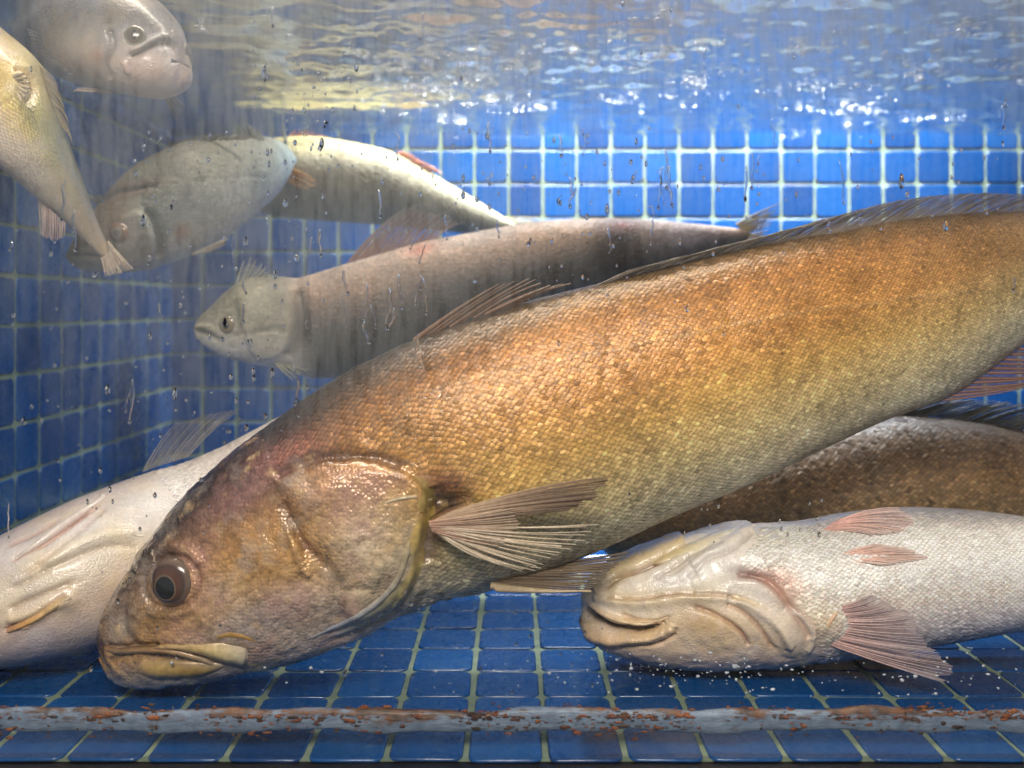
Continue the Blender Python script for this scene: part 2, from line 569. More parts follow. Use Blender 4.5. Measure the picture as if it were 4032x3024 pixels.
# ------------------------------------------------------------------ fish builder
class Fish:
    """A fish body grown round a bent mid-plane: back and belly lines are given where the photo shows them, each station has
    its own distance from the eye, half width and roundness."""

    def __init__(self, name, label, cat, top, bot, depth, width, ns=120, nt=96, power=2.15, group=None, s_focus=None, belly=0.0):
        self.root = tag(empty(name), label, cat, group)
        top, bot = np.asarray(top, float), np.asarray(bot, float)
        p0, p1 = top[0], top[-1]
        ax = (p1 - p0) / np.linalg.norm(p1 - p0)
        up = np.array([ax[1], -ax[0]])
        if ((top - p0) @ up).mean() < ((bot - p0) @ up).mean():
            up = -up
        self.p0, self.ax, self.up = p0, ax, up
        st, tt = (top - p0) @ ax, (top - p0) @ up
        sb, tb = (bot - p0) @ ax, (bot - p0) @ up
        for s in (st, sb):
            for i in range(1, len(s)):
                s[i] = max(s[i], s[i - 1] + 2)
        e = max(st[-1], sb[-1])
        st[-1] = sb[-1] = e
        b = min(st[0], sb[0])
        st[0] = sb[0] = b
        self.s0, self.s1 = b, e
        x = np.linspace(0, 1, ns)
        if s_focus:
            f = lambda q: q + 0
            g = np.concatenate([np.linspace(0, s_focus, int(ns * 0.62), endpoint=False), np.linspace(s_focus, 1, ns - int(ns * 0.62))])
            x = g
        k = 0.05
        x = np.where(x < k, k * (x / k) ** 1.7, x)
        s = b + (e - b) * x
        self.frac = x
        T, B = pchip(st, tt, s), pchip(sb, tb, s)
        tc, th = (T + B) / 2, np.maximum((T - B) / 2, 0.5)
        dd = pchip([d[0] for d in depth], [d[1] for d in depth], x)
        ww = np.maximum(pchip([w[0] for w in width], [w[1] for w in width], x), 0.0004)
        th_ = np.arange(nt) / nt * 2 * math.pi
        pw = 2.0 / power
        c = np.sign(np.cos(th_)) * np.abs(np.cos(th_)) ** pw
        sn = np.sign(np.sin(th_)) * np.abs(np.sin(th_)) ** pw
        self.c = c
        mid = lambda t: unp(p0[0] + ax[0] * s + up[0] * t, p0[1] + ax[1] * s + up[1] * t, dd)
        A = np.gradient(mid(tc), axis=0)
        U = mid(tc + th) - mid(tc - th)
        N = nrm(np.cross(A, U))
        if N[len(N) // 2, 1] > 0:
            N = -N
        tgrid = tc[:, None] + th[:, None] * c[None]
        P = unp(p0[0] + ax[0] * s[:, None] + up[0] * tgrid, p0[1] + ax[1] * s[:, None] + up[1] * tgrid, dd[:, None])
        P = P + N[:, None, :] * (ww[:, None] * sn[None] * (1 - belly * c[None]))[..., None]
        self.P, self.ns, self.nt, self.th = P, ns, nt, th_
        self.half = nt // 2
        self._normals()
        self._near_px()
        self.P0, self.N0, self.px0 = self.P.copy(), self.N.copy(), self.px.copy()
        self.COL = np.ones((ns, nt, 3))
        self.D = np.zeros((ns, nt))

    def _normals(self):
        P = self.P
        dS = np.gradient(P, axis=0)
        dT = (np.roll(P, -1, 1) - np.roll(P, 1, 1)) / 2
        N = nrm(np.cross(dS, dT))
        cen = P.mean(1, keepdims=True)
        if ((P - cen) * N).sum(-1).mean() < 0:
            N = -N
        self.N = N

    def _near_px(self):
        px = proj(self.P)
        j = np.arange(self.nt)
        jm = np.where(j <= self.half, j, self.nt - j)
        self.px = px[:, jm]              # the far side repeats the near side

    def pigment(self, ramp, noise=0.0, s_ramp=None):
        """ramp: (v, colour) down the flank, v = 0 at the back line, 1 at the lower line; or a list of (fraction, ramp)"""
        v = (1 - self.c) / 2
        if s_ramp is None:
            s_ramp = [(0.0, ramp)]
        layers = []
        for fr, rp in s_ramp:
            layers.append(np.stack([np.interp(v, [q[0] for q in rp], [q[1][k] for q in rp]) for k in range(3)], -1))
        fr = [q[0] for q in s_ramp]
        out = np.zeros((self.ns, self.nt, 3))
        for i, x in enumerate(self.frac):
            k = int(np.clip(np.searchsorted(fr, x) - 1, 0, max(len(fr) - 2, 0)))
            if len(fr) == 1:
                out[i] = layers[0]
            else:
                t = np.clip((x - fr[k]) / (fr[k + 1] - fr[k]), 0, 1)
                t = t * t * (3 - 2 * t)
                out[i] = layers[k] * (1 - t) + layers[k + 1] * t
        if noise:
            q = self.P.reshape(-1, 3)
            out *= (1 + noise * (vnoise(q, 90, 1) * 0.5 + vnoise(q, 230, 2) * 0.5)).reshape(self.ns, self.nt, 1)
        self.COL = out

    def features(self, feats):
        Q = self.px.reshape(-1, 2)
        # a little wander so that no line is ruler-straight
        W = Q + np.stack([vnoise(np.c_[Q, Q[:, :1] * 0] / 100.0, 2.2, 11), vnoise(np.c_[Q, Q[:, :1] * 0] / 100.0, 2.2, 12)], 1) * 5
        D = np.zeros(len(Q))
        C = self.COL.reshape(-1, 3).copy()
        for f in feats:
            t = f['t']
            if t == 'line':
                p = spline_pts(f['p'], 6)
                mg = 2.6 * max(f['w'], f.get('cw', 0))
            elif t == 'plate':
                p = spline_pts(list(f['p']) + [f['p'][0]], 6)[:-1]
                mg = f['e']
            else:
                p = np.array([f['o']], float)
                mg = 2.6 * max(f['r'])
            lo, hi = p.min(0) - mg, p.max(0) + mg
            ix = np.nonzero((W[:, 0] > lo[0]) & (W[:, 0] < hi[0]) & (W[:, 1] > lo[1]) & (W[:, 1] < hi[1]))[0]
            if not len(ix):
                continue
            w = W[ix]
            cm = None
            if t == 'line':
                d = seg_dist(w, p)
                # lines fade out towards their ends
                L = np.r_[0, np.cumsum(np.linalg.norm(np.diff(p, axis=0), axis=1))]
                kk = ((w[:, None, :] - p[None, ::3]) ** 2).sum(-1).argmin(1) * 3
                u = L[np.minimum(kk, len(L) - 1)] / max(L[-1], 1e-6)
                fade = 1.0 if f.get('closed') else smooth(-0.05, 0.16, u) * smooth(-0.05, 0.16, 1 - u)
                D[ix] += f.get('h', 0) * np.exp(-(d / f['w']) ** 2) * fade
                cm = f.get('cs', 0.7) * np.exp(-(d / f.get('cw', f['w'])) ** 2) * fade
            elif t == 'plate':
                d = seg_dist(w, np.vstack([p, p[:1]]))
                d = np.where(inside(w, p), d, -d)
                e = f['e'] if 'soft' not in f else f['e'] * (1 + (f['soft'] - 1) * smooth(f['sx'][1], f['sx'][0], w[:, 0]))
                D[ix] += f.get('h', 0) * smooth(-e * 0.3, e, d)
                cm = f.get('cs', 0.6) * smooth(0, f.get('ce', f['e'] * 3), d)
            else:
                a = math.radians(f.get('a', 0))
                q = w - np.asarray(f['o'], float)
                uu = (q[:, 0] * math.cos(a) + q[:, 1] * math.sin(a)) / f['r'][0]
                vv = (-q[:, 0] * math.sin(a) + q[:, 1] * math.cos(a)) / f['r'][1]
                g = np.exp(-(uu * uu + vv * vv))
                D[ix] += f.get('h', 0) * g
                cm = f.get('cs', 0.6) * g
            if 'c' in f:
                C[ix] += (np.asarray(f['c']) - C[ix]) * np.asarray(cm)[:, None]
        self.D += D.reshape(self.ns, self.nt)
        self.COL = C.reshape(self.ns, self.nt, 3)
        self.P = self.P + self.N * D.reshape(self.ns, self.nt, 1)
        self._normals()
        self._near_px()

    def build(self, mat, name="body"):
        ns, nt = self.ns, self.nt
        i, j = np.meshgrid(np.arange(ns - 1), np.arange(nt), indexing='ij')
        a, b = (i * nt + j).ravel(), (i * nt + (j + 1) % nt).ravel()
        Fc = np.stack([a, b, b + nt, a + nt], 1)
        V, C = self.P.copy(), self.COL
        V[0], V[-1] = V[0].mean(0), V[-1].mean(0)
        self.body = mesh_obj(name, V.reshape(-1, 3), Fc, mat, self.root, colors=C.reshape(-1, 3))
        return self.body

    def at(self, px, py, base=False):
        """position, normal and pigment of the near flank under a photo point"""
        h = self.half + 1
        st = 6
        gP, gN, gx = (self.P0, self.N0, self.px0) if base else (self.P, self.N, self.px)
        cg = gx[::st, :h:st]
        pts = np.atleast_2d(np.stack([np.asarray(px, float).ravel(), np.asarray(py, float).ravel()], 1))
        oP, oN, oC = [], [], []
        nc = cg.shape[1]
        for x in pts:
            k = int(((cg - x) ** 2).sum(-1).argmin())
            i, j = (k // nc) * st, (k % nc) * st
            i0, i1, j0, j1 = max(i - st, 0), i + st + 1, max(j - st, 0), min(j + st + 1, h)
            d = ((gx[i0:i1, j0:j1] - x) ** 2).sum(-1).ravel()
            kk = np.argpartition(d, 4)[:4]
            w = 1 / (d[kk] + 4.0)
            w /= w.sum()
            oP.append(w @ gP[i0:i1, j0:j1].reshape(-1, 3)[kk])
            oN.append(w @ gN[i0:i1, j0:j1].reshape(-1, 3)[kk])
            oC.append(w @ self.COL[i0:i1, j0:j1].reshape(-1, 3)[kk])
        return np.array(oP), nrm(np.array(oN)), np.array(oC)

    def strip(self, name, pts, hw, h, mat, col, parent=None, n=30, m=9, lift=0.0, blend=0.75, base=True, soft=1.0):
        """a rounded fold or bone lying on the skin along a line: half widths in photo pixels, heights in metres"""
        p = spline_pts(pts, 10)
        L = np.r_[0, np.cumsum(np.linalg.norm(np.diff(p, axis=0), axis=1))]
        q = np.linspace(0, L[-1], n)
        c = np.stack([np.interp(q, L, p[:, 0]), np.interp(q, L, p[:, 1])], 1)
        tg = nrm(np.gradient(c, axis=0))
        nr = np.stack([-tg[:, 1], tg[:, 0]], 1)
        u = np.linspace(0, 1, n)
        W = np.interp(u, np.linspace(0, 1, len(hw)), hw)
        H = np.interp(u, np.linspace(0, 1, len(h)), h)
        endcap = np.sqrt(np.clip(1 - np.clip((0.06 - np.minimum(u, 1 - u)) / 0.06, 0, 1) ** 2, 0.02, 1))
        V, C = [], []
        b = np.linspace(-1, 1, m)
        cc = np.asarray(col)
        for i in range(n):
            g = c[i] + nr[i] * (b * W[i] * endcap[i])[:, None]
            P, N, CB = self.at(g[:, 0], g[:, 1], base)
            Nm = nrm(N.mean(0))
            wob = 1 + 0.05 * math.sin(i * 0.9 + len(pts)) + 0.03 * math.sin(i * 2.1)
            prof = np.clip(1 - b ** 2, 0, 1) ** (0.5 + 0.5 * soft) * H[i] * endcap[i] * wob + lift - 0.0006
            V.append(P + Nm * prof[:, None])
            ci = cc if cc.ndim == 1 else np.array([np.interp(u[i], np.linspace(0, 1, len(cc)), cc[:, k]) for k in range(3)])
            row = np.repeat(ci[None], m, 0)
            w = blend * (np.abs(b)[:, None] ** 2)
            w = np.maximum(w, blend * max(0, 1 - min(i, n - 1 - i) / (0.16 * n)))
            row = row * (1 - w) + CB * w
            C.append(row)
        top = np.array(V)
        bot = top - np.array([0, -1, 0]) * 0  # the underside sinks into the flank
        bot = top.copy()
        for i in range(n):
            P, N, _ = self.at(c[i:i + 1, 0], c[i:i + 1, 1], base)
            bot[i] = top[i] - N[0] * (0.004 + H[i] * 0.5)
        VV = np.concatenate([top.reshape(-1, 3), bot.reshape(-1, 3)])
        CC = np.concatenate([np.array(C).reshape(-1, 3)] * 2)
        Fc = []
        o = n * m
        for i in range(n - 1):
            for j in range(m - 1):
                a = i * m + j
                Fc.append((a, a + 1, a + m + 1, a + m))
                Fc.append((o + a, o + a + m, o + a + m + 1, o + a + 1))
            Fc.append((i * m, (i + 1) * m, o + (i + 1) * m, o + i * m))
            Fc.append((i * m + m - 1, o + i * m + m - 1, o + (i + 1) * m + m - 1, (i + 1) * m + m - 1))
        Fc.append(tuple(range(m)) + tuple(o + k for k in range(m - 1, -1, -1)))
        e = (n - 1) * m
        Fc.append(tuple(o + e + k for k in range(m)) + tuple(e + k for k in range(m - 1, -1, -1)))
        return mesh_obj(name, VV, Fc, mat, parent or self.root, colors=CC)

    def eye(self, px, py, r_px, mats, colors, pupil=0.43, bulge=0.5, squash=1.0, shift=(0, 0), sink=0.15):
        P, N, _ = self.at([px], [py])
        P, N = P[0], N[0]
        N = nrm(N * 0.75 + np.array([0, -1, 0]) * 0.25)
        r = r_px / F * P[1]
        ex = nrm(np.cross(np.array([0, 0, 1.0]), N))
        ey = np.cross(N, ex)
        if ex[0] < 0:
            ex, ey = -ex, ey

        def dome(r0, r1, lift, nr=7, na=36, off=(0, 0), sq=1.0, cap=False):
            V = []
            rr = np.linspace(r0, r1, nr)
            for q in rr:
                for a in np.arange(na) / na * 2 * math.pi:
                    x, y = q * math.cos(a) * sq + off[0], q * math.sin(a) + off[1]
                    z = bulge * math.sqrt(max(0.0, 1 - min(x * x + y * y, 1.0))) - sink + lift
                    V.append(P + ex * x * r + ey * y * r + N * z * r)
            Fc = [(i * na + k, i * na + (k + 1) % na, (i + 1) * na + (k + 1) % na, (i + 1) * na + k) for i in range(nr - 1) for k in range(na)]
            return V, Fc, na
        V, Fc, na = dome(1.0, 0.02, 0.0, 12)
        Fc.append(tuple((11 * na + k) for k in range(na)))
        rr = np.repeat(np.linspace(1, 0.02, 12), na)
        outer, mid_, inner, pup, ring = [np.asarray(c) for c in colors]
        C = np.where((rr > 0.82)[:, None], outer, mid_ * smooth(0.5, 0.82, rr)[:, None] + inner * (1 - smooth(0.5, 0.82, rr))[:, None])
        e = mesh_obj("eye", V, Fc, mats['eye'], self.root, colors=C)
        V, Fc, na = dome(pupil, 0.01, 0.03, 6, off=shift, sq=squash)
        Fc.append(tuple((5 * na + k) for k in range(na)))
        mesh_obj("pupil", V, Fc, mats['eye'], e, colors=np.repeat(pup[None], len(V), 0))
        V, Fc, na = dome(pupil * 1.13, pupil * 0.96, 0.038, 4, off=shift, sq=squash)
        mesh_obj("iris_ring", V, Fc, mats['eye'], e, colors=np.repeat(ring[None], len(V), 0))
        return e

    def scales(self, mat, rows, v_rng, frac_rng, keep=None, aspect=0.62, lift=1.0, gain=1.0, jitter=0.14, tilt=0.10, far=6, sgap=1.0):
        """overlapping scales in staggered rows, each its own little shield"""
        ns, nt = self.ns, self.nt
        cen = self.P.mean(1)
        L = np.r_[0, np.cumsum(np.linalg.norm(np.diff(cen, axis=0), axis=1))]
        # arc length over the near half
        near = self.P[:, :self.half + 1]
        gl = np.concatenate([np.zeros((ns, 1)), np.cumsum(np.linalg.norm(np.diff(near, axis=1), axis=2), axis=1)], 1)
        i0, i1 = np.searchsorted(self.frac, frac_rng[0]), min(np.searchsorted(self.frac, frac_rng[1]), ns - 2)
        pos, k, out = L[i0], 0, []
        while pos < L[i1]:
            fi = np.interp(pos, L, np.arange(ns))
            ii = int(fi)
            g = gl[ii]
            pitch = g[-1] / rows
            q = (np.arange(rows) + (0.5 if k % 2 else 0.0)) / rows
            q = q[(q >= v_rng[0]) & (q <= v_rng[1])]
            fj = np.interp(q * g[-1], g, np.arange(self.half + 1))
            for v in fj:
                out.append((fi, v, pitch))
            pos += pitch * aspect
            k += 1
        A = np.array(out)
        fi, fj, pt = A[:, 0], A[:, 1], A[:, 2]
        i, j = np.clip(fi.astype(int), 0, ns - 2), np.clip(fj.astype(int), 0, nt - 2)
        a, b = (fi - i)[:, None], (fj - j)[:, None]

        def bil(G):
            return (G[i, j] * (1 - a) + G[i + 1, j] * a) * (1 - b) + (G[i, j + 1] * (1 - a) + G[i + 1, j + 1] * a) * b
        P, N, C, Q = bil(self.P), nrm(bil(self.N)), bil(self.COL), bil(self.px)
        T = nrm(self.P[np.minimum(i + 2, ns - 1), j] - self.P[np.maximum(i - 1, 0), j])
        if keep is not None:
            m = keep(Q)
            P, N, C, T, pt = P[m], N[m], C[m], T[m], pt[m]
        n = len(P)
        r = np.random.default_rng(len(self.root.name) + n)
        T = nrm(T - (T * N).sum(1, keepdims=True) * N)
        S = np.cross(N, T)
        P = P + (T * r.normal(0, 0.05, (n, 1)) + S * r.normal(0, 0.04, (n, 1))) * pt[:, None]
        N2 = nrm(N + T * r.normal(0, tilt, (n, 1)) + S * r.normal(0, tilt, (n, 1)))
        ang = r.normal(0, 0.09, (n, 1))
        T2 = nrm(T + S * ang)
        S2 = np.cross(N2, T2)
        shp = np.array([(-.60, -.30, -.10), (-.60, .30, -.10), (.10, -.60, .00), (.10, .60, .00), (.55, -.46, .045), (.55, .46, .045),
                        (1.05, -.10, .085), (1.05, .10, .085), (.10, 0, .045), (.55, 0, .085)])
        shade = np.array([.45, .45, .52, .52, .56, .56, .95, .95, 1.00, 1.32])  # bright wedge glints and dark gaps between scales painted into the colours
        sz = pt * (1 + r.normal(0, 0.06, n)) * 1.04
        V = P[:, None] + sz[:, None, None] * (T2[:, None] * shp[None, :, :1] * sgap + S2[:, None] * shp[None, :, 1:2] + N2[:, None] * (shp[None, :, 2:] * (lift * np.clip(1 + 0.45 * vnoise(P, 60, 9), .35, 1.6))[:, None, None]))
        pn = vnoise(P, 160, 3)
        br = np.clip(1 + r.normal(0, jitter, n) + 0.8 * jitter * pn + 0.6 * jitter * vnoise(P, 45, 4), 0.45, 1.9)
        br = np.where(r.random(n) < 0.08, br * (1 + 2.2 * jitter), br)[:, None, None]  # a few scales painted brighter as scattered glints
        hue = 1 + r.normal(0, 0.016, (n, 1, 3))
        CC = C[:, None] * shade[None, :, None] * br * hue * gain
        f = [(0, 2, 8), (0, 8, 1), (1, 8, 3), (2, 4, 9), (2, 9, 8), (3, 8, 9), (3, 9, 5), (4, 6, 9), (6, 7, 9), (7, 5, 9)]
        Fc = (np.array(f)[None] + (np.arange(n) * 10)[:, None, None]).reshape(-1, 3)
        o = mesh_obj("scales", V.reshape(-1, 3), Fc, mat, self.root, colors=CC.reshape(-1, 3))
        o["kind"] = "stuff"
        return o


def fin(name, parent, base, tips, db, dt, nray, mats, ray_col, mem_col, r0=0.0011, bow=0.0, ragged=0.06, mem=0.88, tip_col=None, wave=0.002, seed=1, bow_d=0.0, m=9, split=None, clump=0.0):
    """spread rays (tapering rods) with a thin web between them; base and tips in photo points, db and dt distances from the eye"""
    r = np.random.default_rng(seed)
    B, T = spline_pts(base, 6), spline_pts(tips, 6)

    def along(p, u):
        L = np.r_[0, np.cumsum(np.linalg.norm(np.diff(p, axis=0), axis=1))]
        L /= max(L[-1], 1e-9)
        return np.stack([np.interp(u, L, p[:, 0]), np.interp(u, L, p[:, 1])], 1)
    u = np.linspace(0, 1, nray)
    if clump:
        u = u + clump / (2 * math.pi * 3.2) * np.sin(u * 2 * math.pi * 3.2 + seed)
    u = np.clip(u + r.normal(0, 0.12 / nray, nray), 0, 1)
    b2, t2 = along(B, u), along(T, u)
    db = np.interp(u, np.linspace(0, 1, len(np.atleast_1d(db))), np.atleast_1d(db))
    dt = np.interp(u, np.linspace(0, 1, len(np.atleast_1d(dt))), np.atleast_1d(dt))
    w = np.linspace(0, 1, m)
    V, C, Fc, MI = [], [], [], []
    rays = []
    rc, mc = np.asarray(ray_col), np.asarray(mem_col)
    tc = rc if tip_col is None else np.asarray(tip_col)
    for k in range(nray):
        ln = 1 - abs(r.normal(0, ragged))
        d = t2[k] - b2[k]
        nv = np.array([-d[1], d[0]]) / max(np.linalg.norm(d), 1e-6)
        bw = bow * (1 + r.normal(0, 0.15)) + r.normal(0, 3)
        ww = w * ln
        q = b2[k] + d * ww[:, None] + nv * (np.sin(ww * math.pi * 0.9) * bw)[:, None]
        dep = db[k] + (dt[k] - db[k]) * ww + np.sin(ww * 3 + k * 0.9) * wave * ww - bow_d * np.sin(ww * math.pi)
        P = unp(q[:, 0], q[:, 1], dep)
        rays.append(P)
        tg = nrm(np.gradient(P, axis=0))
        s1 = nrm(np.cross(tg, np.array([0, 1.0, 0])))
        s2 = np.cross(tg, s1)
        rad = r0 * (1 - 0.72 * ww) * (1 + r.normal(0, 0.1))
        o = len(V)
        for i in range(m):
            for a in (0, 72, 144, 216, 288):
                a = math.radians(a)
                V.append(P[i] + (s1[i] * math.cos(a) + s2[i] * math.sin(a)) * rad[i])
                C.append((rc * (1 - ww[i]) + tc * ww[i]) * (1 + 0.10 * math.sin(k * 2.3)))
        for i in range(m - 1):
            for a in range(5):
                Fc.append((o + i * 5 + a, o + i * 5 + (a + 1) % 5, o + (i + 1) * 5 + (a + 1) % 5, o + (i + 1) * 5 + a))
                MI.append(0)
    mm = max(3, int(m * mem))
    for k in range(nray - 1):
        if split and k in split:
            top = max(2, int(m * split[k]))
        else:
            top = mm
        o = len(V)
        for i in range(top):
            for e, P in ((0, rays[k]), (1, rays[k + 1])):
                V.append(P[i])
                cc = mc * (1 - i / m * 0.5) + (tc if tip_col is not None else mc) * (i / m * 0.5)
                C.append(cc)
        for i in range(top - 1):
            Fc.append((o + 2 * i, o + 2 * i + 1, o + 2 * i + 3, o + 2 * i + 2))
            MI.append(1)
    return mesh_obj(name, np.array(V), Fc, mats, parent, colors=np.array(C), mat_idx=MI)


M_RAY = attr_mat("fin_ray", 0.45, 0.0, 0.2)
M_MEM = membrane_mat("fin_web", 0.5)
M_MEM_THIN = membrane_mat("fin_web_thin", 0.3)
M_MEM_DENSE = membrane_mat("fin_web_dense", 0.72)
M_EYE = attr_mat("fish_eye", 0.12, 0.0, 1.0, 500, 0.12)
M_BONE = attr_mat("fish_bone_skin", 0.33, 0.15, 0.4, 260, 0.22)
M_PALE = attr_mat("fish_pale_skin", 0.40, 0.0, 0.35, 220, 0.14)
EYEM = {'eye': M_EYE}
S = srgb


# ------------------------------------------------------------------ the big golden fish
M_HERO = skin_mat("golden_fish_skin", 0.16, 0.22, 380, 0.34, 0.30, 0.6, irid=0.45)
M_HSCALE = scale_mat("golden_fish_scale", 0.18, 0.32)

GILL = [(1075, 1895), (1180, 1840), (1320, 1812), (1470, 1822), (1590, 1855), (1672, 1915), (1690, 1975), (1668, 2050), (1650, 2150), (1648, 2240),
        (1600, 2335), (1500, 2425), (1390, 2475), (1340, 2420), (1290, 2300), (1220, 2180), (1165, 2050), (1110, 1960)]
HEAD_END = [(920, 1560), (1010, 1700), (1080, 1830), (1180, 1790), (1320, 1770), (1480, 1780), (1620, 1820), (1710, 1900), (1760, 2010), (1720, 2100),
            (1690, 2200), (1680, 2280), (1600, 2400), (1480, 2520), (1200, 2640), (300, 2900), (100, 2300), (700, 1600)]


